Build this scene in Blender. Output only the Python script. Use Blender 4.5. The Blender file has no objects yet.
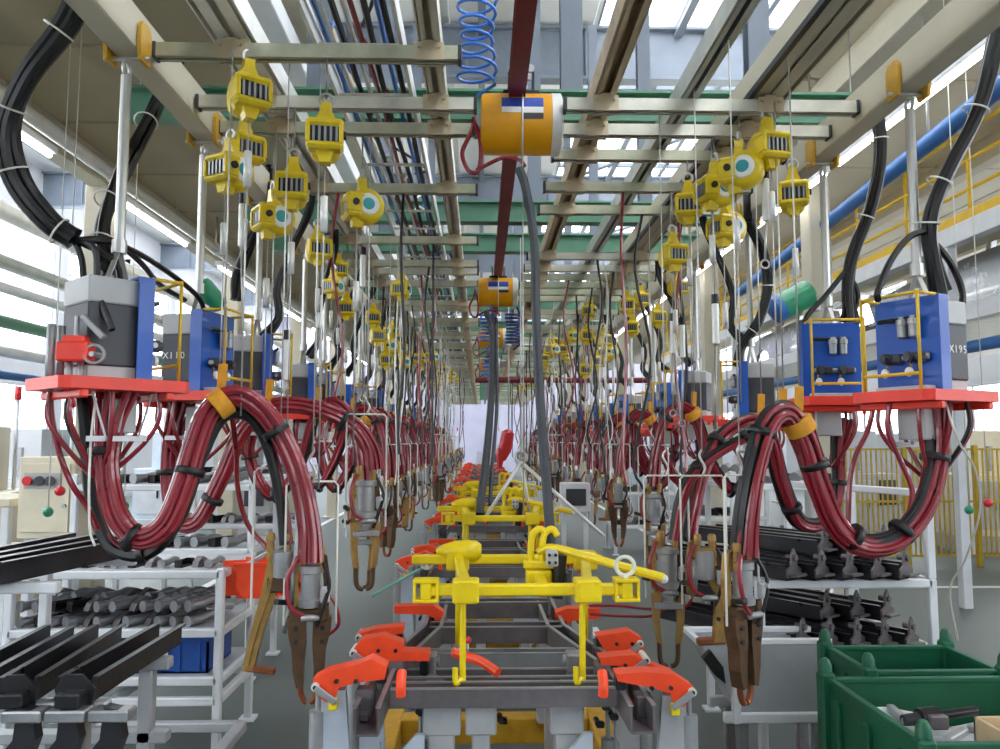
import bpy, bmesh, math, random
from mathutils import Vector, Matrix
random.seed(7)
SC = bpy.context.scene
COL = SC.collection
R = math.radians

# ---------------------------------------------------------------- camera
F_PX, HCAM = 780.0, 1.75
PITCH = math.atan(65.5 / F_PX)
YAW = math.atan(19.0 / F_PX * math.cos(PITCH))
FWD = Vector((math.sin(YAW) * math.cos(PITCH), math.cos(YAW) * math.cos(PITCH), math.sin(PITCH)))
RGT = Vector((math.cos(YAW), -math.sin(YAW), 0))
UPV = RGT.cross(FWD)
cam_d = bpy.data.cameras.new('camera')
cam_d.sensor_width = 36.0
cam_d.lens = 36.0 * F_PX / 1000.0
cam_d.clip_end = 200
cam = bpy.data.objects.new('camera', cam_d)
COL.objects.link(cam)
cam.matrix_world = Matrix(((RGT.x, UPV.x, -FWD.x, 0), (RGT.y, UPV.y, -FWD.y, 0), (RGT.z, UPV.z, -FWD.z, HCAM), (0, 0, 0, 1)))
SC.camera = cam

# ---------------------------------------------------------------- sky, exposure
world = bpy.data.worlds.new('sky')
SC.world = world
world.use_nodes = True
bg = world.node_tree.nodes['Background']
bg.inputs[0].default_value = (0.95, 0.975, 1.0, 1)
bg.inputs[1].default_value = 5.0
SC.view_settings.view_transform = 'Standard'
SC.view_settings.look = 'None'
SC.view_settings.gamma = 1.0
SC.view_settings.use_curve_mapping = False
SC.view_settings.exposure = 0.6
SC.cycles.max_bounces = 8
SC.cycles.transparent_max_bounces = 16
SC.cycles.sample_clamp_indirect = 6.0

def P(px, py, Y):
    "point on the vertical plane Y that the photograph shows at px, py"
    d = FWD * F_PX + RGT * (px - 500.0) + UPV * (374.5 - py)
    return Vector((0, 0, HCAM)) + d * (Y / d.y)

# ---------------------------------------------------------------- materials
def lin(h):
    h = h.lstrip('#')
    return tuple((lambda c: c / 12.92 if c <= .04045 else ((c + .055) / 1.055) ** 2.4)(int(h[i:i + 2], 16) / 255) for i in (0, 2, 4))

MATS = {}
def mat(name, hexc, rough=.5, metal=0., var=.12, scale=6., bump=0., bscale=40., spec=.5, emit=None, coat=0., stretch=None):
    m = bpy.data.materials.new(name)
    m.use_nodes = True
    nt = m.node_tree
    b = nt.nodes['Principled BSDF']
    c = lin(hexc)
    tc = nt.nodes.new('ShaderNodeTexCoord')
    src = tc.outputs['Object']
    if stretch:
        mp = nt.nodes.new('ShaderNodeMapping')
        mp.inputs['Scale'].default_value = stretch
        nt.links.new(src, mp.inputs[0])
        src = mp.outputs[0]
    n = nt.nodes.new('ShaderNodeTexNoise')
    n.inputs['Scale'].default_value = scale
    n.inputs['Detail'].default_value = 5
    n.inputs['Roughness'].default_value = .6
    nt.links.new(src, n.inputs['Vector'])
    rp = nt.nodes.new('ShaderNodeValToRGB')
    rp.color_ramp.elements[0].position = .3
    rp.color_ramp.elements[1].position = .7
    rp.color_ramp.elements[0].color = tuple(max(0, x * (1 - var)) for x in c) + (1,)
    rp.color_ramp.elements[1].color = tuple(min(1, x * (1 + var)) for x in c) + (1,)
    nt.links.new(n.outputs['Fac'], rp.inputs[0])
    nt.links.new(rp.outputs[0], b.inputs['Base Color'])
    mr = nt.nodes.new('ShaderNodeMapRange')
    mr.inputs[3].default_value = max(.03, rough - .1)
    mr.inputs[4].default_value = min(1, rough + .1)
    nt.links.new(n.outputs['Fac'], mr.inputs[0])
    nt.links.new(mr.outputs[0], b.inputs['Roughness'])
    b.inputs['Metallic'].default_value = metal
    b.inputs['Specular IOR Level'].default_value = spec
    b.inputs['Coat Weight'].default_value = coat
    if bump:
        n2 = nt.nodes.new('ShaderNodeTexNoise')
        n2.inputs['Scale'].default_value = bscale
        n2.inputs['Detail'].default_value = 4
        nt.links.new(src, n2.inputs['Vector'])
        bp = nt.nodes.new('ShaderNodeBump')
        bp.inputs['Strength'].default_value = bump
        bp.inputs['Distance'].default_value = .01
        nt.links.new(n2.outputs['Fac'], bp.inputs['Height'])
        nt.links.new(bp.outputs[0], b.inputs['Normal'])
    if emit:
        b.inputs['Emission Color'].default_value = (1, .98, .94, 1)
        b.inputs['Emission Strength'].default_value = emit
    MATS[name] = m
    return m

mat('cream', '#c4bda9', .55, var=.06, scale=2)
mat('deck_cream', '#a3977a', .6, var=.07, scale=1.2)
mat('panel_cream', '#d9d2bd', .6, var=.06, scale=1.5)
mat('galv', '#d2d0c2', .36, .3, var=.16, scale=9)
mat('alu', '#e6e6e2', .34, .25, var=.1, scale=8)
mat('zinc', '#bebea6', .38, .3, var=.2, scale=7)
mat('tan_rail', '#c8b799', .45, .15, var=.18, scale=5)
mat('grey_rail', '#b9beb9', .4, .25, var=.16, scale=6)
mat('green_beam', '#5c8e76', .45, var=.15, scale=4)
mat('red_rail', '#7e2530', .4, var=.18, scale=5)
mat('yellow', '#e6c91e', .38, var=.12, scale=14, coat=.2)
mat('clamp_yellow', '#c99a26', .5, var=.15, scale=12)
mat('hoist_orange', '#f0a800', .32, var=.06, scale=8, coat=.3)
mat('spread_yellow', '#f0d400', .4, var=.1, scale=10, coat=.2)
mat('rail_yellow', '#e2b92c', .5, var=.1, scale=10)
mat('fence_yellow', '#c4a52c', .55, var=.15, scale=10)
mat('blue_panel', '#0b53b4', .4, var=.08, scale=5, coat=.15)
mat('red_plate', '#ee3f2e', .42, var=.1, scale=6)
mat('box_dark', '#3d3f46', .5, var=.1, scale=5)
mat('box_light', '#b7b8b8', .5, var=.08, scale=5)
mat('rubber', '#131315', .4, var=.3, scale=12)
mat('rubber_grey', '#3c4046', .5, var=.2, scale=12)
mat('red_hose', '#8d1728', .3, var=.18, scale=10, coat=.6)
mat('white', '#e3e6ea', .45, var=.06, scale=5)
mat('white_wire', '#dcdcd2', .4, .1, var=.06)
mat('wire', '#c6c6c2', .35, .7, var=.1)
mat('brass', '#a5834a', .42, .45, var=.28, scale=14, bump=.15, bscale=60)
mat('bronze', '#5e4630', .5, .4, var=.35, scale=14, bump=.2, bscale=60)
mat('copper', '#96583a', .45, .65, var=.25, scale=14)
mat('gun_grey', '#a4a6a8', .4, .55, var=.15, scale=12)
mat('steel_dark', '#6f696b', .42, .35, var=.3, scale=6, bump=.1, bscale=30)
mat('steel_black', '#323236', .3, .5, var=.3, scale=5, bump=.1, bscale=30)
mat('steel_mid', '#a6a8ab', .36, .7, var=.2, scale=7)
mat('jig_grey', '#b0b2b4', .45, .1, var=.12, scale=6)
mat('jig_blue', '#b4bfcb', .45, .05, var=.08, scale=6)
mat('orange', '#f2491c', .4, var=.12, scale=9, coat=.2)
mat('strap', '#dd9a26', .7, var=.15, scale=20)
mat('bin_green', '#125a3f', .45, var=.18, scale=4, bump=.05)
mat('crate_blue', '#1c4f9e', .5, var=.12, scale=6)
mat('blue_pipe', '#2a6ab0', .4, var=.08)
mat('blue_coil', '#2f74cf', .35, var=.08, coat=.3)
mat('coil_dark', '#274b96', .4, var=.1)
mat('steel_blue', '#727b88', .5, var=.1, scale=3)
mat('cart_grey', '#b9bcc0', .4, .25, var=.1, scale=4)
mat('card', '#c9b08a', .75, var=.1, scale=9)
mat('red_knob', '#d31f26', .35, var=.06, coat=.3)
mat('green_knob', '#1f8f63', .35, var=.06, coat=.3)
mat('gauge', '#eef0ee', .3, var=.03)
mat('label_white', '#f1f1ec', .5, var=.02)
mat('label_blue', '#2f4fb5', .45, var=.15, scale=60)
mat('emblem', '#3aa0a6', .4, var=.1, scale=30)
mat('roof_grey', '#d6d9da', .6, var=.05, scale=1)
mat('wall_pale', '#b9bbc0', .65, var=.05, scale=1)
mat('wall_lilac', '#b9b8cc', .65, var=.08, scale=1)
mat('tube_light', '#ffffff', .4, var=.01, emit=7.0)
mat('car_silver', '#aeb2b6', .25, .5, var=.08, coat=.5)
mat('tyre_dark', '#26282b', .6, var=.2)
mat('line_white', '#d8dadb', .5, var=.1, scale=12)
mat('paper', '#dfe3e6', .6, var=.08, scale=30)
mat('cab_cream', '#e0d6bd', .5, var=.06)
mat('green_tray', '#2c8a63', .5, var=.1)
mat('teal', '#6db5a6', .4, var=.08)
mat('pallet_wood', '#b0936a', .75, var=.2, scale=9)
mat('floor_paint', '#59625f', .5, var=.14, scale=.9, bump=.03, bscale=6)

gm = bpy.data.materials.new('glass')
gm.use_nodes = True
nt = gm.node_tree
nt.nodes.clear()
o_ = nt.nodes.new('ShaderNodeOutputMaterial')
mx = nt.nodes.new('ShaderNodeMixShader')
tr = nt.nodes.new('ShaderNodeBsdfTransparent')
tr.inputs[0].default_value = (.95, .96, .97, 1)
gl = nt.nodes.new('ShaderNodeBsdfGlossy')
gl.inputs['Roughness'].default_value = .08
mx.inputs[0].default_value = .06
nt.links.new(tr.outputs[0], mx.inputs[1])
nt.links.new(gl.outputs[0], mx.inputs[2])
nt.links.new(mx.outputs[0], o_.inputs[0])
MATS['glass'] = gm

# ---------------------------------------------------------------- mesh building
def catmull(pts, n=6):
    pts = [Vector(p) for p in pts]
    if len(pts) < 3:
        return pts
    out = []
    e = [pts[0] * 2 - pts[1]] + pts + [pts[-1] * 2 - pts[-2]]
    for i in range(1, len(e) - 2):
        a, b, c, d = e[i - 1], e[i], e[i + 1], e[i + 2]
        for k in range(n):
            t = k / n
            out.append(.5 * ((2 * b) + (c - a) * t + (2 * a - 5 * b + 4 * c - d) * t * t + (3 * b - a - 3 * c + d) * t ** 3))
    out.append(pts[-1])
    return out

def frames(pts):
    T = []
    for i in range(len(pts)):
        d = pts[min(i + 1, len(pts) - 1)] - pts[max(i - 1, 0)]
        T.append(d.normalized() if d.length > 1e-9 else Vector((0, 0, 1)))
    ref = Vector((0, 1, 0)) if abs(T[0].y) < .9 else Vector((1, 0, 0))
    N = [(ref - T[0] * ref.dot(T[0])).normalized()]
    for i in range(1, len(pts)):
        v = N[-1] - T[i] * N[-1].dot(T[i])
        N.append(v.normalized() if v.length > 1e-6 else N[-1])
    return T, N, [T[i].cross(N[i]) for i in range(len(pts))]

class MB:
    def __init__(s):
        s.v, s.f, s.sm = [], [], []
    def add(s, vs, fs, smooth=False, M=None):
        b = len(s.v)
        for q in vs:
            q = Vector(q)
            s.v.append(M @ q if M else q)
        for f in fs:
            s.f.append([b + i for i in f])
            s.sm.append(smooth)
        return s
    def box(s, lo, hi, bev=None, M=None):
        lo, hi = Vector(lo), Vector(hi)
        c, h = (lo + hi) / 2, (hi - lo) / 2
        h = Vector((abs(h.x), abs(h.y), abs(h.z)))
        if bev is None:
            bev = min(.006, min(h) * .35)
        if bev <= 0:
            vs = [c + Vector((x * h.x, y * h.y, z * h.z)) for x in (-1, 1) for y in (-1, 1) for z in (-1, 1)]
            return s.add(vs, [(0, 1, 3, 2), (4, 6, 7, 5), (0, 4, 5, 1), (2, 3, 7, 6), (0, 2, 6, 4), (1, 5, 7, 3)], M=M)
        idx, vs = {}, []
        for x in (-1, 1):
            for y in (-1, 1):
                for z in (-1, 1):
                    for a in range(3):
                        p = [h.x - bev, h.y - bev, h.z - bev]
                        p[a] = h[a]
                        idx[x, y, z, a] = len(vs)
                        vs.append(c + Vector((x * p[0], y * p[1], z * p[2])))
        fs = []
        for a in range(3):
            u, w = (a + 1) % 3, (a + 2) % 3
            for sgn in (-1, 1):
                q = []
                for (i, j) in ((-1, -1), (1, -1), (1, 1), (-1, 1)):
                    k = [0, 0, 0]; k[a] = sgn; k[u] = i; k[w] = j
                    q.append(idx[k[0], k[1], k[2], a])
                fs.append(q if sgn > 0 else q[::-1])
            for i in (-1, 1):
                for j in (-1, 1):
                    q = []
                    for (e, ax) in ((-1, u), (1, u), (1, w), (-1, w)):
                        k = [0, 0, 0]; k[a] = e; k[u] = i; k[w] = j
                        q.append(idx[k[0], k[1], k[2], ax])
                    fs.append(q)
        for x in (-1, 1):
            for y in (-1, 1):
                for z in (-1, 1):
                    fs.append([idx[x, y, z, a] for a in range(3)])
        return s.add(vs, fs, M=M)
    def cbox(s, c, size, bev=None, M=None):
        c, z = Vector(c), Vector(size)
        return s.box(c - z / 2, c + z / 2, bev, M)
    def tube(s, pts, r, seg=8, cap=True, rr=None, smooth=True):
        pts = [Vector(p) for p in pts]
        T, N, B = frames(pts)
        vs, fs = [], []
        n = len(pts)
        for i in range(n):
            ra = rr[i] if rr else r
            for k in range(seg):
                a = 2 * math.pi * k / seg
                vs.append(pts[i] + N[i] * (math.cos(a) * ra) + B[i] * (math.sin(a) * ra))
        for i in range(n - 1):
            for k in range(seg):
                fs.append((i * seg + k, i * seg + (k + 1) % seg, (i + 1) * seg + (k + 1) % seg, (i + 1) * seg + k))
        s.add(vs, fs, smooth)
        if cap:
            b = len(s.v) - len(vs)
            s.f.append([b + k for k in range(seg)][::-1]); s.sm.append(False)
            s.f.append([b + (n - 1) * seg + k for k in range(seg)]); s.sm.append(False)
        return s
    def cyl(s, p0, p1, r, seg=14, r2=None):
        return s.tube([p0, p1], r, seg, rr=[r, r if r2 is None else r2])
    def lathe(s, p0, axis, prof, seg=16):
        "prof: list of (distance along the axis, radius)"
        p0, axis = Vector(p0), Vector(axis).normalized()
        ref = Vector((0, 0, 1)) if abs(axis.z) < .9 else Vector((1, 0, 0))
        n = (ref - axis * ref.dot(axis)).normalized()
        b = axis.cross(n)
        vs, fs = [], []
        for (t, r) in prof:
            for k in range(seg):
                a = 2 * math.pi * k / seg
                vs.append(p0 + axis * t + n * (math.cos(a) * r) + b * (math.sin(a) * r))
        for i in range(len(prof) - 1):
            for k in range(seg):
                fs.append((i * seg + k, i * seg + (k + 1) % seg, (i + 1) * seg + (k + 1) % seg, (i + 1) * seg + k))
        fs.append(list(range(seg))[::-1])
        fs.append([(len(prof) - 1) * seg + k for k in range(seg)])
        b0 = len(s.f)
        s.add(vs, fs, False)
        for i in range(len(prof) - 1):
            dt, dr = abs(prof[i + 1][0] - prof[i][0]), abs(prof[i + 1][1] - prof[i][1])
            if dt > dr * .15:
                for k in range(seg):
                    s.sm[b0 + i * seg + k] = True
        return s
    def ring(s, c, axis, Rr, r, seg=20, ts=7):
        c, axis = Vector(c), Vector(axis).normalized()
        ref = Vector((0, 0, 1)) if abs(axis.z) < .9 else Vector((1, 0, 0))
        n = (ref - axis * ref.dot(axis)).normalized()
        b = axis.cross(n)
        vs, fs = [], []
        for i in range(seg):
            a = 2 * math.pi * i / seg
            d = n * math.cos(a) + b * math.sin(a)
            for k in range(ts):
                t = 2 * math.pi * k / ts
                vs.append(c + d * (Rr + r * math.cos(t)) + axis * (r * math.sin(t)))
        for i in range(seg):
            for k in range(ts):
                j = (i + 1) % seg
                fs.append((i * ts + k, j * ts + k, j * ts + (k + 1) % ts, i * ts + (k + 1) % ts))
        return s.add(vs, fs, True)
    def prism(s, poly, o, u, v, th):
        "polygon (a,b) in plane o + a*u + b*v, extruded by th along u x v (centred)"
        o, u, v = Vector(o), Vector(u), Vector(v)
        w = u.cross(v).normalized() * (th / 2)
        n = len(poly)
        vs = [o + u * a + v * b - w for a, b in poly] + [o + u * a + v * b + w for a, b in poly]
        fs = [list(range(n))[::-1], [n + i for i in range(n)]]
        fs += [(i, (i + 1) % n, n + (i + 1) % n, n + i) for i in range(n)]
        return s.add(vs, fs)
    def bar(s, p0, p1, w, h, up=(0, 0, 1), bev=None):
        "rectangular bar between two points"
        p0, p1 = Vector(p0), Vector(p1)
        d = p1 - p0
        x = d.normalized()
        up = Vector(up)
        if abs(x.dot(up)) > .97:
            up = Vector((0, 1, 0)) if abs(x.y) < .9 else Vector((1, 0, 0))
        y = up.cross(x).normalized()
        z = x.cross(y)
        M = Matrix(((x.x, y.x, z.x, p0.x), (x.y, y.y, z.y, p0.y), (x.z, y.z, z.z, p0.z), (0, 0, 0, 1)))
        return s.box((0, -w / 2, -h / 2), (d.length, w / 2, h / 2), bev, M)
    def ball(s, c, r, seg=12, sz=1.):
        n = 7
        prof = [(-r * sz * math.cos(math.pi * i / n), max(.0005, r * math.sin(math.pi * i / n))) for i in range(n + 1)]
        return s.lathe(c, (0, 0, 1), prof, seg)
    def mesh(s, name, m, off=None):
        me = bpy.data.meshes.new(name)
        o = Vector(off) if off is not None else Vector((0, 0, 0))
        me.from_pydata([tuple(q - o) for q in s.v], [], s.f)
        me.polygons.foreach_set('use_smooth', s.sm)
        bm = bmesh.new()
        bm.from_mesh(me)
        bmesh.ops.recalc_face_normals(bm, faces=bm.faces)
        for e in bm.edges:
            if len(e.link_faces) == 2 and e.calc_face_angle(0) > .62:
                e.smooth = False
        bm.to_mesh(me)
        bm.free()
        me.materials.append(MATS[m])
        return me
    def part(s, name, m, parent, off=None):
        "a part of parent; off: world position of the parent when the mesh was drawn in world coordinates"
        o = bpy.data.objects.new(name, s.mesh(name, m, off))
        COL.objects.link(o)
        o.parent = parent
        return o
    def thing(s, name, m, label, cat, at=(0, 0, 0), group=None, kind=None):
        "a top-level object of one mesh, drawn in world coordinates, origin moved to at"
        o = bpy.data.objects.new(name, s.mesh(name, m, at))
        COL.objects.link(o)
        o.location = at
        tag(o, label, cat, group, kind)
        return o
    def struct(s, name, m, at=(0, 0, 0), parent=None):
        o = bpy.data.objects.new(name, s.mesh(name, m, at))
        COL.objects.link(o)
        o.location = at
        o['kind'] = 'structure'
        if parent:
            o.parent = parent
        return o

def tag(o, label=None, cat=None, group=None, kind=None):
    if label: o['label'] = label
    if cat: o['category'] = cat
    if group: o['group'] = group
    if kind: o['kind'] = kind
    return o

def thing(name, label, cat, loc=(0, 0, 0), rz=0., group=None, kind=None):
    o = bpy.data.objects.new(name, None)
    o.empty_display_size = .05
    COL.objects.link(o)
    o.location = loc
    o.rotation_euler = (0, 0, rz)
    return tag(o, label, cat, group, kind)

ORD = ['first', 'second', 'third', 'fourth', 'fifth', 'sixth', 'seventh', 'eighth', 'ninth', 'tenth', 'eleventh', 'twelfth', 'thirteenth', 'fourteenth', 'fifteenth',
       'sixteenth', 'seventeenth', 'eighteenth', 'nineteenth', 'twentieth', 'twenty-first', 'twenty-second', 'twenty-third', 'twenty-fourth', 'twenty-fifth', 'twenty-sixth', 'twenty-seventh', 'twenty-eighth', 'twenty-ninth', 'thirtieth', 'thirty-first', 'thirty-second', 'thirty-third', 'thirty-fourth']

def mpart(name, me, parent, loc=(0, 0, 0), rot=(0, 0, 0), scale=(1, 1, 1)):
    o = bpy.data.objects.new(name, me)
    COL.objects.link(o)
    o.parent = parent
    o.location, o.rotation_euler, o.scale = loc, rot, scale
    return o

def copy_tree(o, parent=None):
    c = o.copy()
    COL.objects.link(c)
    c.parent = parent
    for ch in list(KIDS(o)):
        copy_tree(ch, c)
    return c

def KIDS(o):
    return [x for x in o.children]

def dup(root, loc, rz=None, label=None, group=None, scale=None):
    c = copy_tree(root)
    c.location = loc
    if rz is not None: c.rotation_euler = (0, 0, rz)
    if scale: c.scale = (scale,) * 3
    if label: c['label'] = label
    if group: c['group'] = group
    return c

def text_mesh(txt, size, m):
    cu = bpy.data.curves.new('lettering', 'FONT')
    cu.body = txt
    cu.size = size
    cu.align_x = 'CENTER'
    cu.extrude = .001
    t = bpy.data.objects.new('lettering', cu)
    COL.objects.link(t)
    me = bpy.data.meshes.new_from_object(t.evaluated_get(bpy.context.evaluated_depsgraph_get()))
    bpy.data.objects.remove(t)
    bpy.data.curves.remove(cu)
    me.materials.clear()
    me.materials.append(MATS[m])
    return me
# ================================================================ THE HALL
X0, X1, Y0, Y1, ZR = -11.0, 12.0, -9.0, 42.6, 8.5
fl = MB().box((X0 - .3, Y0 - .3, -.2), (X1 + .3, Y1 + .3, 0), 0).struct('floor', 'floor_paint')
ln = MB()
ln.box((3.1, 2, 0), (3.2, 30, .004), 0)
ln.part('lane_line', 'line_white', fl)
ln = MB()
ln.box((3.2, 9.3, 0), (9, 9.4, .004), 0)
ln.part('lane_line', 'line_white', fl)
ln = MB()
ln.box((-3.35, 2, 0), (-3.25, 30, .004), 0)
ln.part('lane_line', 'line_white', fl)

WN = [0]
pane_cache = {}
def window(origin, u, v, W, H, nu, nv, m='white'):
    "a framed window in the plane origin + u*a + v*b with nu x nv panes"
    WN[0] += 1
    root = thing('window_%d' % WN[0], None, None, origin, kind='structure')
    u, v = Vector(u), Vector(v)
    key = (tuple(u), tuple(v), W, H, nu, nv)
    if key not in pane_cache:
        f = MB()
        for i in range(nu + 1):
            a = W * i / nu
            f.bar(u * a, u * a + v * H, .09, .09, up=u.cross(v))
        for j in range(nv + 1):
            b = H * j / nv
            f.bar(v * b, v * b + u * W, .09, .09, up=u.cross(v))
        w = u.cross(v) * .008
        pu, pv = u * (W / nu), v * (H / nv)
        g = MB()
        g.add([-w, pu - w, pu + pv - w, pv - w, w, pu + w, pu + pv + w, pv + w],
              [(0, 3, 2, 1), (4, 5, 6, 7), (0, 1, 5, 4), (1, 2, 6, 5), (2, 3, 7, 6), (3, 0, 4, 7)])
        pane_cache[key] = (f.mesh('frame', m), g.mesh('pane', 'glass'))
    fm, pm = pane_cache[key]
    mpart('frame', fm, root)
    for i in range(nu):
        for j in range(nv):
            mpart('pane', pm, root, u * (W / nu * i) + v * (H / nv * j))
    return root

# side walls: bands with two rows of windows
def side_wall(name, x, th, m):
    w = MB()
    bands = [(0, 1.9), (3.1, 3.9), (7.3, ZR)]
    for a, b in bands:
        w.box((x, Y0, a), (x + th, Y1, b), 0)
    n = 7
    L = (Y1 - Y0) / n
    for i in range(n + 1):
        yc = Y0 + L * i
        for a, b in ((1.9, 3.1), (3.9, 7.3)):
            w.box((x, max(Y0, yc - .25), a), (x + th, min(Y1, yc + .25), b), 0)
    w.struct(name, m)
    for i in range(n):
        y = Y0 + L * i + .25
        window((x + th / 2, y, 1.9), (0, 1, 0), (0, 0, 1), L - .5, 1.2, 5, 1)
        window((x + th / 2, y, 3.9), (0, 1, 0), (0, 0, 1), L - .5, 3.4, 5, 3)
side_wall('wall_left', X0 - .25, .25, 'wall_pale')
side_wall('wall_right', X1, .25, 'wall_pale')
MB().box((X0 - .25, Y1, 0), (X1 + .25, Y1 + .25, ZR), 0).struct('wall_back', 'wall_lilac')
MB().box((X0 - .25, Y0 - .25, 0), (X1 + .25, Y0, ZR), 0).struct('wall_front', 'wall_pale')

# roof: solid sheets between two long rooflights
SKY = [(-10.4, -5.6), (1.9, 7.3)]
ce = MB()
xs = [X0 - .25, SKY[0][0], SKY[0][1], SKY[1][0], SKY[1][1], X1 + .25]
for a, b in ((xs[0], xs[1]), (xs[2], xs[3]), (xs[4], xs[5])):
    ce.box((a, Y0 - .25, ZR + .05), (b, Y1 + .25, ZR + .2), 0)
roof = ce.struct('ceiling', 'roof_grey')
sheet = MB().box((-.56, -2.1, -.05), (.56, 2.1, 0), .02).mesh('roof_sheet', 'roof_grey')
for a, b in ((xs[2], xs[3]), (xs[4], xs[5])):
    n = int((b - a) / 1.2)
    for i in range(n):
        for j in range(12):
            y = Y0 + 2.15 + 4.3 * j
            if y > 3:
                mpart('roof_sheet', sheet, roof, (a + (b - a) * (i + .5) / n, y, ZR + .05))
BAY = 4.3
for a, b in SKY:
    for j in range(12):
        window((a, Y0 + BAY * j, ZR + .1), (1, 0, 0), (0, 1, 0), b - a, BAY, 4, 2, 'steel_blue')

# roof girders, hung below the sheets
for k, y in enumerate((5.5, 12.2, 19.4, 26.6, 33.8)):
    g = MB()
    g.box((X0, y - .12, 7.55), (X1, y + .12, 7.6)).box((X0, y - .12, 8.4), (X1, y + .12, 8.45))
    g.box((X0, y - .015, 7.6), (X1, y + .015, 8.4), 0)
    for i in range(12):
        x = X0 + 1 + i * 1.95
        g.box((x - .02, y - .1, 7.6), (x + .02, y + .1, 8.4), 0)
    g.struct('trim_%d' % (k + 1), 'steel_blue')
for k, x in enumerate((-4.2, .0, 3.2, 6.1)):
    g = MB()
    g.box((x - .06, Y0, 8.3), (x + .06, Y1, 8.36), 0).box((x - .01, Y0, 8.36), (x + .01, Y1, 8.5), 0)
    g.struct('trim_%d' % (k + 6), 'steel_blue')
# wind bracing under the rooflight
for k, (p, q) in enumerate((((1.9, 12.4, 8.2), (7.3, 19.2, 8.2)), ((7.3, 12.4, 8.2), (1.9, 19.2, 8.2)), ((1.9, 19.6, 8.2), (7.3, 26.4, 8.2)), ((7.3, 19.6, 8.2), (1.9, 26.4, 8.2)))):
    MB().cyl(p, q, .045, 8).struct('trim_%d' % (k + 10), 'steel_blue')

# cream mezzanine over the first row, panels with seams on joists
md = MB()
md.box((-3.45, -3, 4.28), (-.95, 36, 4.4), 0)
deck = md.struct('mezzanine_deck', 'deck_cream')
pm = MB().box((-.61, -.59, -.05), (.61, .59, 0), .012).mesh('deck_panel', 'deck_cream')
for i in range(2):
    for j in range(29):
        mpart('deck_panel', pm, deck, (-2.83 + 1.25 * i, .6 + 1.2 * j, 4.28))
for x, w, z in ((-3.38, .16, 3.98), (-2.2, .1, 4.1), (-1.02, .12, 4.06)):
    MB().box((x - w / 2, -3, z), (x + w / 2, 36, 4.24)).part('joist', 'cream', deck)
# upper gallery ceiling beyond the other row
ud = MB()
ud.box((3.0, -3, 5.28), (8.6, 36, 5.4), 0)
udk = ud.struct('gallery_ceiling', 'panel_cream')
pm = MB().box((-.69, -1.18, -.06), (.69, 1.18, 0), .015).mesh('ceiling_panel', 'panel_cream')
for i in range(4):
    for j in range(14):
        mpart('ceiling_panel', pm, udk, (3.7 + 1.4 * i, 1.2 + 2.4 * j, 5.28))
for x in (3.35, 5.9, 8.5):
    MB().box((x - .09, -3, 4.95), (x + .09, 36, 5.22)).part('joist', 'cream', udk)

# columns
cm = MB()
cm.box((-.11, -.11, 0), (.11, .11, 5.0), .012).box((-.2, -.2, 0), (.2, .2, .03))
cm.box((-.15, -.15, 4.9), (.15, .15, 5.0))
cm = cm.mesh('column', 'cream')
cn = 0
for x, ys in ((3.35, (7.6, 11.25, 14.9, 18.5, 22.1, 25.8, 29.4, 33.0)), (8.5, (7.6, 14.9, 22.1))):
    for y in ys:
        o = bpy.data.objects.new('column', cm); COL.objects.link(o)
        o.location = (x, y, 0); o['kind'] = 'structure'
cm2 = MB()
cm2.box((-.11, -.11, 0), (.11, .11, 4.0), .012).box((-.2, -.2, 0), (.2, .2, .03))
cm2 = cm2.mesh('column', 'cream')
for y in (6.9, 10.6, 14.3, 18.0, 21.7, 25.4, 29.1, 32.8):
    o = bpy.data.objects.new('column', cm2); COL.objects.link(o)
    o.location = (-3.38, y, 0); o['kind'] = 'structure'

# raised conveyor gallery with a railing
gal = thing('conveyor_gallery', 'white raised conveyor gallery with yellow railing beyond the yellow fence', 'gallery', (5.4, 6, 0))
def gp(name, mb, m): return mb.part(name, m, gal, (5.4, 6, 0))
gp('edge_beam', MB().box((5.0, 4, 3.82), (5.14, 24, 4.02)), 'white')
gp('floor_plate', MB().box((5.14, 4, 3.9), (5.55, 24, 3.96), 0), 'panel_cream')
gp('conveyor_beam', MB().box((5.0, 4, 2.98), (5.14, 24, 3.16)), 'white')
gp('conveyor_track', MB().box((5.14, 4, 3.02), (7.6, 24, 3.1), 0), 'galv')
post = MB().box((-.05, -.05, 0), (.05, .05, 3.9)).mesh('post', 'white')
for y in (4.6, 8.2, 11.8, 15.4, 19.0, 22.6):
    for x in (5.07, 7.4):
        mpart('post', post, gal, (x - 5.4, y - 6, 0))
rp = MB().cyl((0, 0, 0), (0, 0, .95), .02, 8).mesh('railing_post', 'rail_yellow')
for k in range(17):
    mpart('railing_post', rp, gal, (5.07 - 5.4, 4.2 + 1.2 * k - 6, 4.02))
for z in (4.35, 4.66, 4.97):
    gp('handrail', MB().cyl((5.07, 4, z), (5.07, 24, z), .02, 8), 'rail_yellow')
gp('toe_board', MB().box((5.05, 4, 4.02), (5.09, 24, 4.14)), 'rail_yellow')

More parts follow.
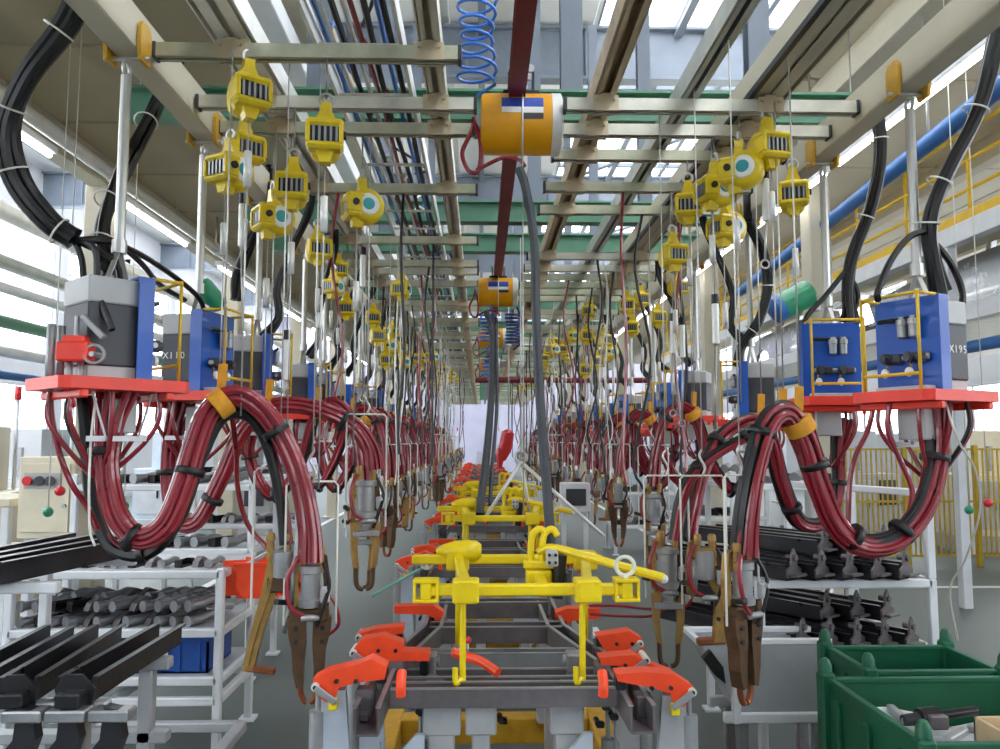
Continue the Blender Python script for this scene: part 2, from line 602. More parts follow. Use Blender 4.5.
# car bodies travelling on the gallery conveyor
def car_body(y, label):
    x = 6.35
    z = 3.12
    t = thing('car_body', label, 'car', (x, y, z), group='car shells on the conveyor')
    prof = [(-2.0, .12), (-1.75, .1), (-1.62, .36), (-1.3, .42), (-1.02, .34), (-.92, .08), (.95, .08), (1.05, .34), (1.34, .42), (1.62, .34), (1.72, .1), (2.0, .14), (2.02, .5), (1.9, .62), (1.1, .68), (.45, .7)]
    top = [(.45, .7), (-.0, .73), (-1.5, .74), (-1.95, .66), (-2.03, .4)]
    body = [(a, b) for a, b in prof] + top[1:]
    for s in (-1, 1):
        MB().prism(body, (s * .72, 0, 0), (0, 1, 0), (0, 0, 1), .05).part('side_panel', 'car_silver', t)
        for a, b in (((.62, .7), (.2, 1.12)), ((-.42, .72), (-.38, 1.13)), ((-1.62, .72), (-1.15, 1.1))):
            MB().bar((s * .7, a[0], a[1]), (s * .6, b[0], b[1]), .06, .09).part('pillar', 'car_silver', t)
    MB().prism([(.25, 1.1), (-.4, 1.16), (-1.2, 1.1), (-1.2, 1.06), (-.4, 1.12), (.25, 1.06)], (0, 0, 0), (0, 1, 0), (0, 0, 1), 1.26).part('roof_skin', 'car_silver', t)
    MB().prism([(.6, .68), (1.2, .66), (1.9, .58), (1.9, .54), (1.2, .62), (.6, .64)], (0, 0, 0), (0, 1, 0), (0, 0, 1), 1.4).part('bonnet', 'car_silver', t)
    MB().box((-.7, -1.9, .1), (.7, 1.9, .14), 0).part('underbody', 'steel_mid', t)
    MB().box((-.7, -.06, .14), (.7, .0, .7)).part('bulkhead', 'steel_mid', t)
car_body(8.8, 'bare silver car shell between the two gallery beams beside the first cream column')
car_body(14.0, 'bare silver car shell further along the gallery conveyor')

# fluorescent battens
def batten(x, y, z, L, hz, label, group):
    t = thing('light_batten', label, 'light', (x, y, z), group=group)
    MB().box((-.04, 0, .02), (.04, L, .07)).part('housing', 'white', t)
    MB().cyl((0, .04, 0), (0, L - .04, 0), .02, 10).part('lamp_tube', 'tube_light', t)
    MB().cyl((0, .3, .07), (0, .3, hz), .006, 6).part('hanger', 'wire', t)
    MB().cyl((0, L - .3, .07), (0, L - .3, hz), .006, 6).part('hanger', 'wire', t)
for k in range(8):
    batten(3.12, 2.2 + 2.3 * k, 4.15, 2.1, 1.075, '%s long fluorescent batten in the row beside the gallery columns' % ORD[k], 'light battens on the gallery side')
for k in range(7):
    batten(-3.12, 4.0 + 2.6 * k, 3.8, 1.6, .435, '%s white fluorescent batten in the row under the cream mezzanine' % ORD[k], 'light battens along the mezzanine edge')
# ================================================================ OVERHEAD STEEL
ZT = 3.33                      # height of the sliding crossbars
fr = thing('overhead_frame', 'overhead steel frame of green cross beams and long rails above the line', 'frame', (0.2, 3, 0))
FO = (0.2, 3, 0)
def fp(name, mb, m): return mb.part(name, m, fr, FO)
YA, YB = .6, 36.0
# hollow cream side beams
for x in (-1.40, 1.86):
    fp('side_beam', MB().box((x - .055, YA, 3.27), (x + .055, YB, 3.44)), 'cream')
def c_rail(x, w, h, z, m, lip=.018):
    r = MB()
    r.box((x - w / 2, YA, z + h - .008), (x + w / 2, YB, z + h), 0)
    for s in (-1, 1):
        r.box((x + s * w / 2 - .004, YA, z), (x + s * w / 2 + .004, YB, z + h), 0)
        r.box((x + s * (w / 2 - lip) - lip * .5, YA, z), (x + s * (w / 2 - lip) + lip * .5 + .004, YB, z + .006), 0)
    fp('long_rail', r, m)
c_rail(-1.02, .17, .1, 3.39, 'alu', .045)
c_rail(-.215, .085, .1, 3.38, 'galv')
c_rail(.585, .095, .11, 3.38, 'tan_rail')
c_rail(1.0, .08, .1, 3.39, 'grey_rail')
c_rail(1.37, .2, .11, 3.39, 'cream', .06)
r = MB()
r.box((.13, YA, 3.40), (.21, YB, 3.412), 0).box((.163, YA, 3.41), (.177, YB, 3.5), 0).box((.13, YA, 3.49), (.21, YB, 3.502), 0)
fp('hoist_rail', r, 'red_rail')
fp('power_strip', MB().box((1.26, YA, 3.36), (1.285, YB, 3.39), 0), 'rubber')
GY = (4.2, 6.2, 7.2, 9.4, 10.5, 12.6, 13.7, 15.8, 16.9, 19.0, 21.2, 23.4, 25.6, 27.8, 30.0, 32.2, 34.4)
for y in GY:
    g = MB()
    g.box((-1.95, y - .06, 3.50), (2.2, y + .06, 3.515), 0).box((-1.95, y - .006, 3.51), (2.2, y + .006, 3.665), 0)
    g.box((-1.95, y - .06, 3.66), (2.2, y + .06, 3.675), 0)
    fp('cross_beam', g, 'green_beam')
    for x in (-.9, .5, 1.55):
        if y in (4.2, 7.2, 10.5, 13.7, 16.9):
            h = MB()
            h.box((x - .06, y - .05, 3.675), (x + .06, y - .04, 7.55), 0).box((x - .06, y + .04, 3.675), (x + .06, y + .05, 7.55), 0)
            h.box((x - .006, y - .04, 3.675), (x + .006, y + .04, 7.55), 0)
            fp('hanger_post', h, 'steel_blue')
# white upper channel over the first row
fp('upper_channel', MB().box((-1.16, YA, 3.86), (-1.02, YB, 3.98)), 'white')

# cable tray with its pipes and cables
tr_ = thing('cable_tray', 'open steel cable tray full of red, blue and black lines under the green beams', 'cable tray', (-.55, 3, 3.4))
TO = (-.55, 3, 3.4)
def tp(name, mb, m): return mb.part(name, m, tr_, TO)
for x in (-.70, -.34):
    tp('side_rail', MB().box((x - .008, YA, 3.41), (x + .008, YB, 3.5), 0), 'alu')
rung = MB().box((-.18, -.012, -.006), (.18, .012, .006), 0).mesh('rung', 'galv')
for k in range(70):
    mpart('rung', rung, tr_, (.03, -2.2 + .48 * k, .02))
rnd = random.Random(3)
cols = ['blue_pipe', 'white', 'rubber', 'alu', 'red_hose', 'rubber', 'blue_coil', 'rubber']
for k, m in enumerate(cols):
    x = -.67 + .04 * k
    pts = [(x + rnd.uniform(-.012, .012), YA + 1.1 * i, 3.445 + rnd.uniform(0, .03) + (.04 if k % 3 == 0 else 0)) for i in range(32)]
    tp('pipe' if m in ('blue_pipe', 'white', 'alu') else 'cable', MB().tube(catmull(pts, 3), .012 if m != 'rubber' else .014, 6), m)
for k in range(64):                                      # slack cables sagging out of the tray
    y = 1.6 + .26 * k + rnd.uniform(-.2, .2)
    x = rnd.uniform(-.66, -.36)
    dx = rnd.uniform(-.1, .25)
    pts = [(x, y, 3.52), (x + dx * .3, y + .12, 3.5 - rnd.uniform(-.12, .1)), (x + dx, y + .3, 3.46 + rnd.uniform(0, .22)), (x + dx * .4, y + .55, 3.56)]
    tp('slack_cable', MB().tube(catmull(pts, 5), .009, 6), rnd.choice(['rubber', 'rubber', 'red_hose', 'white', 'blue_coil']))

# sliding crossbars
def yz(py, z=ZT):
    lo, hi = 1., 60.
    for _ in range(50):
        m = (lo + hi) / 2
        if P(481, py, m).z < z: lo = m
        else: hi = m
    return lo
def crossbar(y, xa, xb, rails, label, group):
    t = thing('crossbar', label, 'rail', ((xa + xb) / 2, y, ZT), group=group)
    o = ((xa + xb) / 2, y, ZT)
    b = MB()
    for s in (-1, 1):
        b.box((xa, y + s * .024 - .003, ZT - .028), (xb, y + s * .024 + .003, ZT + .03), 0)
    b.box((xa, y - .024, ZT + .024), (xb, y + .024, ZT + .03), 0)
    for s in (-1, 1):
        b.box((xa, y + s * .018 - .008, ZT - .028), (xb, y + s * .018 + .008, ZT - .023), 0)
    b.part('bar', 'zinc' if rnd.random() < .5 else 'galv', t, o)
    for x in (xa, xb):
        MB().box((x - .008, y - .03, ZT - .033), (x + .008, y + .03, ZT + .034)).part('end_cap', 'rubber_grey', t, o)
    for x in rails:
        c = MB()
        c.box((x - .06, y - .034, ZT - .034), (x + .06, y - .028, ZT + .04), 0).box((x - .06, y + .028, ZT - .034), (x + .06, y + .034, ZT + .04), 0)
        c.box((x - .03, y - .03, ZT + .03), (x + .03, y + .03, ZT + .055))
        for s in (-1, 1):
            c.cyl((x + s * .04, y - .044, ZT + .02), (x + s * .04, y + .044, ZT + .02), .008, 8)
        c.part('trolley_clamp', 'tan_rail', t, o)
YL = [3.0, 3.86] + [yz(v) + .04 for v in (190, 241, 264, 284)] + [9.0 + 1.3 * i for i in range(9)]
YR = [3.24, 4.1, 5.3] + [yz(v) + .04 for v in (256, 277)] + [8.3] + [9.6 + 1.3 * i for i in range(8)]
LBAR = [yz(v) for v in (46, 106, 131, 190, 241, 264, 272, 284)] + sorted([y - .04 for y in YL[6:]] + [y + .35 for y in YL[6:]])
RBAR = [yz(v) for v in (105, 130, 155, 187)] + [5.26] + [yz(v) for v in (256, 268, 277, 285)] + sorted([y - .04 for y in YR[5:]] + [y + .35 for y in YR[5:]])
LBAR[0] = 3.10
for i, y in enumerate(LBAR):
    crossbar(y, -1.33, -.03 if y > 3.3 else -.09, (-.215, -1.02), '%s zinc sliding crossbar under the mezzanine-side rails, counted from the thick black cable' % ORD[i], 'crossbars on the mezzanine side')
for i, y in enumerate(RBAR):
    crossbar(y, .395, 1.79 if y < 4.1 else 1.7, (.585, 1.37), '%s zinc sliding crossbar under the gallery-side rails, counted from the big hoist' % ORD[i], 'crossbars on the gallery side')

for i in range(11):
    crossbar(20.6 + 1.35 * i, -1.33, -.03, (-.215, -1.02), '%s sliding crossbar on the mezzanine side beyond the last transformer' % ORD[i], 'far crossbars on the mezzanine side')
    crossbar(20.9 + 1.35 * i, .395, 1.7, (.585, 1.37), '%s sliding crossbar on the gallery side beyond the last transformer' % ORD[i], 'far crossbars on the gallery side')

# long service pipes left of the mezzanine
for k, (x, z, r, m, lab) in enumerate((
        (-2.95, 3.86, .05, 'alu', 'slim silver conduit under the cream mezzanine'),
        (-4.5, 3.9, .09, 'alu', 'thick silver air duct, highest of the pipes outside the mezzanine'),
        (-4.5, 3.42, .07, 'grey_rail', 'grey-green service pipe below the thick silver duct'),
        (-4.5, 3.18, .05, 'white', 'white service pipe below the grey-green pipe'),
        (-4.5, 2.86, .06, 'green_beam', 'green service pipe between two white pipes outside the mezzanine'),
        (-4.5, 2.58, .05, 'white', 'white service pipe, second lowest outside the mezzanine'),
        (-4.5, 2.36, .04, 'blue_pipe', 'thin blue service pipe, lowest of those outside the mezzanine'))):
    t = thing('service_pipe', lab, 'pipe', (x, 3, z))
    MB().cyl((0, -2, 0), (0, 21, 0), r, 14).part('pipe_run', m, t)
    fm = MB().lathe((0, -.03, 0), (0, 1, 0), [(0, r * 1.25), (.06, r * 1.25)], 12).mesh('flange', m)
    for j in range(8):
        mpart('flange', fm, t, (0, .8 + 2.4 * j, 0))
    if x > -3.5:
        hm = MB().cyl((0, 0, r), (0, 0, 4.24 - z), .008, 6).mesh('hanger', 'wire')
        for j in range(5):
            mpart('hanger', hm, t, (0, 1.6 + 4 * j, 0))
    else:
        hm = MB().box((-.23, -.03, -r - .04), (.06, .03, -r)).mesh('bracket', 'white')
        for j in range(4):
            mpart('bracket', hm, t, (0, 3 + 4.5 * j, 0))
pr = thing('pipe_gantry', 'white pipe support gantry standing outside the mezzanine', 'gantry', (-4.5, 6, 0))
for y in (0, 4.5, 9, 13.5):
    MB().box((-.3, y - .04, 0), (-.22, y + .04, 4.18)).part('post', 'white', pr)
    MB().box((-.3, y - .04, 4.1), (.1, y + .04, 4.18)).part('arm', 'white', pr)
t = thing('service_pipe', 'blue painted pipe sloping past the first gallery column', 'pipe', P(940, 120, 5.5))
a, b = P(1040, 55, 4.3), P(740, 292, 10.5)
MB().cyl(a, b, .065, 16).part('pipe_run', 'blue_pipe', t, P(940, 120, 5.5))
for f_ in (.2, .55, .9):
    c = a.lerp(b, f_)
    MB().cyl(c, (c.x, c.y, 5.22), .01, 6).part('hanger', 'wire', t, P(940, 120, 5.5))
t = thing('service_pipe', 'light blue water pipe under the conveyor gallery', 'pipe', (4.8, 6, 2.66))
MB().cyl((0, -2, 0), (0, 16, 0), .06, 14).part('pipe_run', 'blue_pipe', t)
for j in range(4):
    MB().box((-.02, .5 + 4 * j, .04), (.25, .56 + 4 * j, .34)).part('bracket', 'white', t)
# ================================================================ TRANSFORMER CARRIERS
ZB = 3.27          # underside of the side beams
ZP = 2.0           # top of the red plates
XL, XR = -1.42, 1.86
def make_carrier():
    t = thing('transformer_carrier', 'x', 'transformer', (0, 0, ZP))
    p = MB().prism([(-.30, -.2), (-.26, -.24), (.27, -.24), (.31, -.2), (.31, .2), (.27, .24), (-.26, .24), (-.30, .2)], (0, 0, -.022), (1, 0, 0), (0, 1, 0), .044)
    p.part('carrier_plate', 'red_plate', t)
    for x in (-.2, .2):
        MB().box((x - .02, -.235, -.075), (x + .02, .235, -.045)).part('plate_rib', 'red_plate', t)
    MB().box((-.16, -.14, 0), (.09, .14, .05)).part('cabinet_base', 'box_light', t)
    cb = MB().box((-.165, -.145, .05), (.1, .145, .3)).part('cabinet', 'box_dark', t)
    MB().box((-.167, -.147, .3), (.1, .147, .405)).part('lid', 'box_light', cb)
    MB().box((-.06, -.05, .405), (.04, .05, .42)).part('cover', 'box_light', cb)
    bp = MB()
    bp.box((.115, -.18, 0), (.127, .18, .42)).box((.05, -.18, .41), (.12, .18, .42), 0)
    for s in (-1, 1):
        bp.box((.05, s * .18 - .006, 0), (.127, s * .18 + .006, .42), 0)
    bp = bp.part('control_panel', 'blue_panel', t)
    MB().box((.127, -.15, .0), (.2, .15, .022)).part('foot', 'box_light', bp)
    for y in (.0, .065):
        q = MB()
        q.lathe((.165, y, .235), (0, 0, 1), [(0, .012), (.008, .024), (.06, .026), (.062, .03), (.085, .03), (.09, .018), (.1, .018)], 12)
        q.cyl((.12, y, .31), (.165, y, .31), .012, 8)
        q.part('filter_bowl', 'gun_grey', t)
    MB().cyl((.165, -.14, .325), (.165, .1, .325), .01, 8).part('air_line', 'rubber', t)
    for y in (-.09, .05):
        q = MB()
        q.cyl((.128, y, .15), (.2, y, .15), .026, 12).cyl((.2, y, .15), (.215, y, .15), .02, 12)
        q.box((.13, y + .03, .13), (.18, y + .08, .17))
        v = q.part('valve', 'rubber_grey', t)
        MB().lathe((.17, y - .01, .085), (1, 0, 0), [(0, .02), (.012, .022), (.018, .02)], 14).part('dial', 'gauge', v)
        MB().cyl((.16, y - .01, .09), (.16, y - .01, .14), .006, 6).part('stem', 'brass', v)
    MB().cyl((.16, -.14, .15), (.16, .14, .15), .012, 8).part('air_line', 'gun_grey', t)
    fy = MB()
    for s in (-1, 1):
        fy.cyl((.27, s * .165, 0), (.27, s * .165, .43), .0085, 8)
        fy.cyl((.12, s * .165, .42), (.275, s * .165, .42), .0075, 8)
    for z in (.07, .42):
        fy.cyl((.27, -.17, z), (.27, .17, z), .0075, 8)
    fy.part('guard_frame', 'rail_yellow', t)
    # things under the plate
    MB().box((-.02, -.1, -.2), (.1, .06, -.07)).part('terminal_box', 'box_light', t)
    q = MB()
    q.bar((-.12, -.12, -.05), (-.05, -.12, -.22), .02, .004).bar((.16, -.12, -.05), (.1, -.12, -.22), .02, .004).bar((-.14, -.12, -.22), (.16, -.12, -.22), .004, .02)
    q.part('hose_bracket', 'white', t)
    for k, (x, y) in enumerate(((-.22, .1), (-.2, -.1), (-.12, .15), (.18, -.14), (.2, .1), (.05, .16), (-.05, -.17))):
        tx, ty = x * .15 - .02, y * .15
        MB().tube(catmull([(x, y, -.03), (x * 1.05, y * 1.05, -.14), (x * .75, y * .75, -.24), (tx, ty, -.36)], 5), .011, 7).part('hose_tail', 'rubber' if k == 2 else 'red_hose', t)
    for q in list(t.children):
        for o in [q] + list(q.children):
            for v in o.data.vertices:
                v.co = (v.co.x * .78, v.co.y * .78, v.co.z * (.93 if v.co.z > 0 else 1))
    # suspension rod and beam clamp, drawn along the beam
    h = MB()
    h.tube([(0, 0, 1.18), (0, 0, .52)], .02, 10).cyl((0, 0, .54), (0, 0, .49), .028, 10)
    h.bar((0, 0, .51), (.0, -.08, .385), .02, .006).bar((0, 0, .51), (.0, .08, .385), .02, .006)
    h.part('suspension_rod', 'wire', t)
    MB().ring((0, 0, 1.205), (1, 0, 0), .028, .008, 14, 6).part('shackle', 'wire', t)
    for s in (-1, 1):
        c = MB().prism([(-.05, .02), (-.04, -.04), (.04, -.04), (.05, .02), (.05, .09), (.03, .12), (-.03, .12), (-.05, .09)], (s * .066, 0, ZB - ZP), (0, 1, 0), (0, 0, 1), .014).part('clamp_plate', 'clamp_yellow', t)
    MB().cyl((-.09, 0, ZB - ZP - .02), (.09, 0, ZB - ZP - .02), .009, 8).part('clamp_pin', 'wire', t)
    return t
TXT = {}
def set_carrier(t, x, y, rdeg, label, group=None, txt=None, dz=0.):
    t.location = (x, y, ZP + dz)
    t.rotation_euler = (0, 0, R(rdeg))
    t['label'] = label
    t['category'] = 'transformer'
    if group: t['group'] = group
    bx = (XL + .02 if x < 0 else XR) - x
    for ch in t.children:
        if ch.name.startswith(('clamp_p', 'suspension_rod', 'shackle')):
            ch.rotation_euler = (0, 0, -R(rdeg))
            ch.location = Matrix.Rotation(-R(rdeg), 3, 'Z') @ Vector((bx, 0, 0))
            if ch.name.startswith('suspension'):
                k = (1.18 - dz - .385) / (1.18 - .385)
                ch.scale = (1, 1, k)
                ch.location.z = .385 * (1 - k)
            else:
                ch.location.z = -dz
    if txt:
        side, s = txt
        cab = [c for c in t.children if c.name.startswith('cabinet') and 'base' not in c.name][0]
        for i, chv in enumerate(s):
            me = text_mesh(chv, .046, 'label_white')
            d = (i - (len(s) - 1) / 2) * .03
            if side == 'y-':
                mpart('letter', me, cab, (-.062 + d, -.1145, .16), (R(90), 0, 0))
            else:
                mpart('letter', me, cab, (-.062 - d, .1145, .16), (R(90), 0, R(180)))
    return t
c0 = make_carrier()
rc = random.Random(11)
plan = []
set_carrier(c0, XL, YL[0], 48, 'welding transformer with a red valve block on its red plate, dark cabinet turned corner-on', dz=-.025)
protos = {}
LBL_L = 'grey welding transformer with blue panel on a red plate, in the hanging row along the mezzanine'
LBL_R = 'grey welding transformer with blue panel on a red plate, in the hanging row along the gallery side'
set_carrier(copy_tree(c0), XL + .03, YL[1], -12, 'welding transformer lettered X110 next to the one with the red valve block', None, ('y-', 'X110'), -.02)
set_carrier(copy_tree(c0), XR + .01, YR[0], 206, 'welding transformer lettered X195, broad blue valve panel behind a yellow tube guard', None, ('y+', 'X195'), -.05)
set_carrier(copy_tree(c0), XR - .02, YR[1], 262, 'welding transformer half hidden behind the one lettered X195', dz=-.03)
for i, y in enumerate(YL[2:]):
    set_carrier(copy_tree(c0), XL + rc.uniform(-.04, .06), y, rc.uniform(-5, 40), '%s blue-panelled welding transformer along the mezzanine row, counted from the red valve block' % ORD[i + 2], 'transformers along the mezzanine row', dz=rc.uniform(-.14, .02))
for i, y in enumerate(YR[2:]):
    set_carrier(copy_tree(c0), XR + rc.uniform(-.06, .04), y, rc.uniform(150, 190), '%s blue-panelled welding transformer along the gallery row, counted from the X195 one' % ORD[i + 2], 'transformers along the gallery row', dz=rc.uniform(-.14, -.02))
# extras of the first carrier: red valve block and hand wheel
w0 = Vector((XL, YL[0], ZP)); M0 = Matrix.Rotation(-R(48), 3, 'Z')
def L0(v): return M0 @ (Vector(v) - w0)
def zrot(mb):
    mb.v = [L0(q) for q in mb.v]
    return mb
cen = P(76, 345, 2.82)
vb = zrot(MB().cbox(cen, (.11, .07, .07)).cbox(cen + Vector((0, 0, .045)), (.08, .05, .025))).part('valve_block', 'red_plate', c0)
zrot(MB().ring(cen + Vector((.075, -.02, -.01)), (.3, -1, .1), .033, .006, 16, 6).cyl(cen + Vector((.075, .03, -.01)), cen + Vector((.07, -.03, -.01)), .01, 8)).part('hand_wheel', 'gun_grey', vb)
zrot(MB().cyl(cen + Vector((.0, 0, .05)), cen + Vector((0, 0, .13)), .009, 8).bar(cen + Vector((.02, 0, .13)), cen + Vector((.1, 0, .05)), .03, .02)).part('lever', 'gun_grey', vb)
for dx in (-.02, .02):
    zrot(MB().cyl(cen + Vector((dx, 0, -.035)), cen + Vector((dx, 0, -.13)), .012, 8)).part('pipe_stub', 'gun_grey', vb)
q = MB()
for dx, dy in ((-.09, 0), (-.075, .04), (-.1, .06)):
    q.cyl(cen + Vector((dx, dy, .1)), cen + Vector((dx, dy, -.14)), .015, 8)
zrot(q).part('gas_fittings', 'gun_grey', c0)

# green motor on the X110 carrier
c1 = [o for o in bpy.data.objects if o.get('label', '').startswith('welding transformer lettered X110')][0]
w0 = Vector(c1.location); M0 = Matrix.Rotation(R(12), 3, 'Z')
q = P(206, 290, 3.9); d = Vector((.5, .1, -.6)).normalized()
zrot(MB().lathe(q - d * .05, d, [(0, .02), (.01, .045), (.03, .05), (.1, .05), (.12, .042), (.16, .04), (.17, .02)], 16)).part('air_motor', 'green_knob', c1)
zrot(MB().cyl(q + d * .05, (q.x + .02, q.y, ZP + .3), .012, 8)).part('motor_post', 'gun_grey', c1)

# ================================================================ HOSE BUNDLES
HEX = [(0, 0)] + [(math.cos(R(60 * k)), math.sin(R(60 * k))) for k in range(6)] + [(1.85 * math.cos(R(30 * k)), 1.85 * math.sin(R(30 * k))) for k in range(12)]
def bundle(name, label, cat, group, path, specs, pitch, sp0=1., sp1=1., ties=(), strap=None, n=5, seg=7, seed=1, rope=None, origin=None):
    """specs: list of (material, radius, hose name); pitch: spacing of the packing;
    sp0/sp1: how far the hoses spread at the two ends; ties: fractions with a black tie; strap: (fraction, z of the bar it hangs from)"""
    rn = random.Random(seed)
    pts = catmull(path, n)
    T, N, B = frames(pts)
    org = Vector(origin) if origin is not None else pts[0].copy()
    t = thing(name, label, cat, org, group=group)
    m = len(pts)
    for k, (mt, rad, nm) in enumerate(specs):
        a, b = HEX[k % len(HEX)]
        ph, am = rn.uniform(0, 6.28), rn.uniform(.1, .3)
        hp = []
        for i in range(m):
            f = i / (m - 1)
            s = 1 + (sp0 - 1) * max(0, 1 - f / .14) ** 1.5 + (sp1 - 1) * max(0, 1 - (1 - f) / .16) ** 1.5
            tw = f * .9
            ca, sa = math.cos(tw), math.sin(tw)
            x = (a * ca - b * sa + am * math.sin(f * 11 + ph)) * pitch * s
            y = (a * sa + b * ca + am * math.cos(f * 9 + ph)) * pitch * s
            hp.append(pts[i] + N[i] * x + B[i] * y)
        MB().tube(hp, rad, seg).part(nm, mt, t, org)
    br = pitch * (2.35 if len(specs) > 7 else 1.55)
    for f in ties:
        i = int(f * (m - 1))
        rr = MB()
        rr.lathe(pts[i] - T[i] * .014, T[i], [(0, br), (.004, br * 1.05), (.024, br * 1.05), (.028, br)], 14)
        rr.part('cable_tie', 'rubber', t, org)
    if strap:
        i = int(strap[0] * (m - 1))
        s = MB()
        s.lathe(pts[i] - T[i] * .03, T[i], [(0, br * 1.02), (.004, br * 1.1), (.056, br * 1.1), (.06, br * 1.02)], 14)
        top = pts[i] + Vector((0, 0, br * 1.05))
        s.bar(top, top + Vector((.005, 0, .1)), .035, .01)
        s.part('sling', 'strap', t, org)
        MB().cyl(top + Vector((.005, 0, .1)), (top.x + .005, top.y, strap[1]), .0035, 6).part('sling_wire', 'wire', t, org)
    return t
RH = ('red_hose', .0125, 'red_hose')
BH = ('rubber', .017, 'black_cable')
def pp(lst):
    return [P(*q) for q in lst]
bundle('hose_bundle', 'fat loop of red hoses sagging below the transformer with the red valve block', 'hose', None,
       pp([(112, 392, 3.0), (106, 425, 2.98), (104, 470, 2.96), (114, 515, 2.95), (138, 540, 2.95), (166, 528, 2.95), (184, 490, 2.98), (198, 445, 3.02), (212, 412, 3.05), (236, 398, 3.08), (262, 413, 3.1), (284, 446, 3.12), (299, 486, 3.14), (307, 530, 3.15), (308, 562, 3.15)]),
       [RH] * 8 + [BH] + [RH] * 3, .0225, 2.2, 1.3, (.12, .28, .47, .76), (.60, ZT), seed=5)
bundle('hose_bundle', 'black cable pair hanging beside the fat red hose loop under the mezzanine', 'hose', None,
       pp([(82, 396, 3.1), (84, 430, 3.1), (86, 470, 3.1), (92, 510, 3.1), (112, 548, 3.08), (150, 552, 3.06), (180, 515, 3.06), (200, 460, 3.08), (222, 418, 3.1), (250, 418, 3.12), (268, 450, 3.14), (280, 500, 3.16), (285, 545, 3.16)]),
       [('rubber', .024, 'black_cable'), ('rubber', .018, 'black_cable'), ('red_hose', .011, 'red_hose')], .02, 1.2, 1.2, (.4,), None, seed=6)
bundle('hose_bundle', 'red and black hose bundle rising from the transformer lettered X110 to a grey weld gun', 'hose', None,
       pp([(178, 402, 3.86), (170, 440, 3.86), (168, 480, 3.86), (176, 520, 3.85), (198, 522, 3.84), (222, 480, 3.84), (245, 430, 3.84), (275, 408, 3.85), (315, 410, 3.88), (350, 425, 3.9), (368, 448, 3.9), (372, 470, 3.9)]),
       [RH] * 6 + [BH] * 2 + [RH] * 2, .022, 1.8, 1.1, (.18, .42, .8), (.62, ZT), seed=7)
bundle('hose_bundle', 'fat loop of black and red hoses sagging below the transformer lettered X195', 'hose', None,
       pp([(928, 402, 3.24), (934, 430, 3.22), (934, 465, 3.2), (922, 505, 3.18), (896, 536, 3.16), (864, 542, 3.15), (838, 522, 3.13), (820, 482, 3.1), (806, 440, 3.08), (788, 412, 3.06), (768, 420, 3.04), (754, 460, 3.02), (745, 510, 3.0), (741, 555, 3.0)]),
       [('rubber', .026, 'black_cable')] + [RH] * 4 + [BH] + [RH] * 6, .0235, 2.2, 1.2, (.14, .3, .42, .58, .8), (.66, ZT), seed=8)
bundle('hose_bundle', 'red hose bundle of the transformer half hidden behind the one lettered X195', 'hose', None,
       pp([(842, 418, 4.1), (838, 450, 4.1), (838, 490, 4.1), (826, 522, 4.08), (800, 522, 4.06), (782, 480, 4.0), (772, 440, 3.95), (752, 420, 3.9), (722, 436, 3.85), (704, 470, 3.8), (694, 510, 3.75), (690, 540, 3.7)]),
       [RH] * 5 + [BH] * 3, .022, 2.0, 1.1, (.18, .4, .75), (.6, ZT), seed=9)
bundle('hose_bundle', 'black cable bundle with red hoses stretched down to the grey pincer gun', 'hose', None,
       pp([(800, 412, 3.5), (778, 420, 3.5), (745, 436, 3.5), (712, 456, 3.5), (690, 476, 3.5), (678, 505, 3.5), (672, 540, 3.5)]),
       [('rubber', .022, 'black_cable'), ('rubber', .018, 'black_cable'), RH, RH], .02, 1.3, 1.1, (.35, .6), (.14, ZT), seed=10)
# loose single hoses
for k, (lst, m, lab) in enumerate((
    ([(50, 386, 2.95), (52, 420, 2.95), (60, 455, 2.95), (72, 485, 2.97), (86, 505, 3.0), (98, 530, 3.0)], 'red_hose', 'single thin red hose drooping from the corner of the first red plate'),
    ([(890, 400, 3.2), (888, 430, 3.2), (900, 460, 3.2), (912, 490, 3.19), (908, 520, 3.17)], 'red_hose', 'single red hose crossing behind the loop under the transformer lettered X195'),
    ([(874, 404, 3.3), (868, 430, 3.3), (856, 455, 3.3), (850, 480, 3.3), (848, 530, 3.3)], 'red_hose', 'single red hose dropping straight beside the loop under the transformer lettered X195'),
    ([(231, 408, 3.1), (236, 450, 3.25), (238, 490, 3.3), (248, 525, 3.35), (268, 548, 3.3), (285, 560, 3.25)], 'red_hose', 'single thin red hose curving to the long brass weld gun'),
    ([(590, 606, 3.9), (620, 606, 3.8), (650, 609, 3.72), (672, 606, 3.62)], 'red_hose', 'thin red hose stretched flat from the first jig to the grey pincer gun'),
    ([(590, 614, 3.7), (625, 616, 3.68), (655, 615, 3.66), (676, 600, 3.62)], 'red_hose', 'lower thin red hose stretched flat from the first jig to the grey pincer gun'),
    ([(372, 596, 3.9), (395, 583, 3.85), (415, 572, 3.75), (430, 563, 3.6)], 'teal', 'thin teal hose running up to the yellow spreader'),
    ([(96, 398, 2.9), (91, 440, 2.9), (89, 490, 2.9), (90, 530, 2.9), (95, 546, 2.9)], 'white_wire', 'thin white wire hanging in front of the fat red hose loop'),
    ([(945, 400, 3.1), (958, 440, 3.1), (975, 470, 3.3), (980, 510, 3.4), (965, 560, 3.6), (950, 590, 3.8), (958, 640, 3.9)], 'white_wire', 'thin white wire trailing from the red plate towards the green bins'))):
    c = pp(lst)
    MB().tube(catmull(c, 6), .0045 if m == 'white_wire' else (.0065 if c[0].z < 1.3 else .011), 7).thing('hose' if m != 'white_wire' else 'wire', m, lab, 'hose' if m != 'white_wire' else 'wire', c[0])
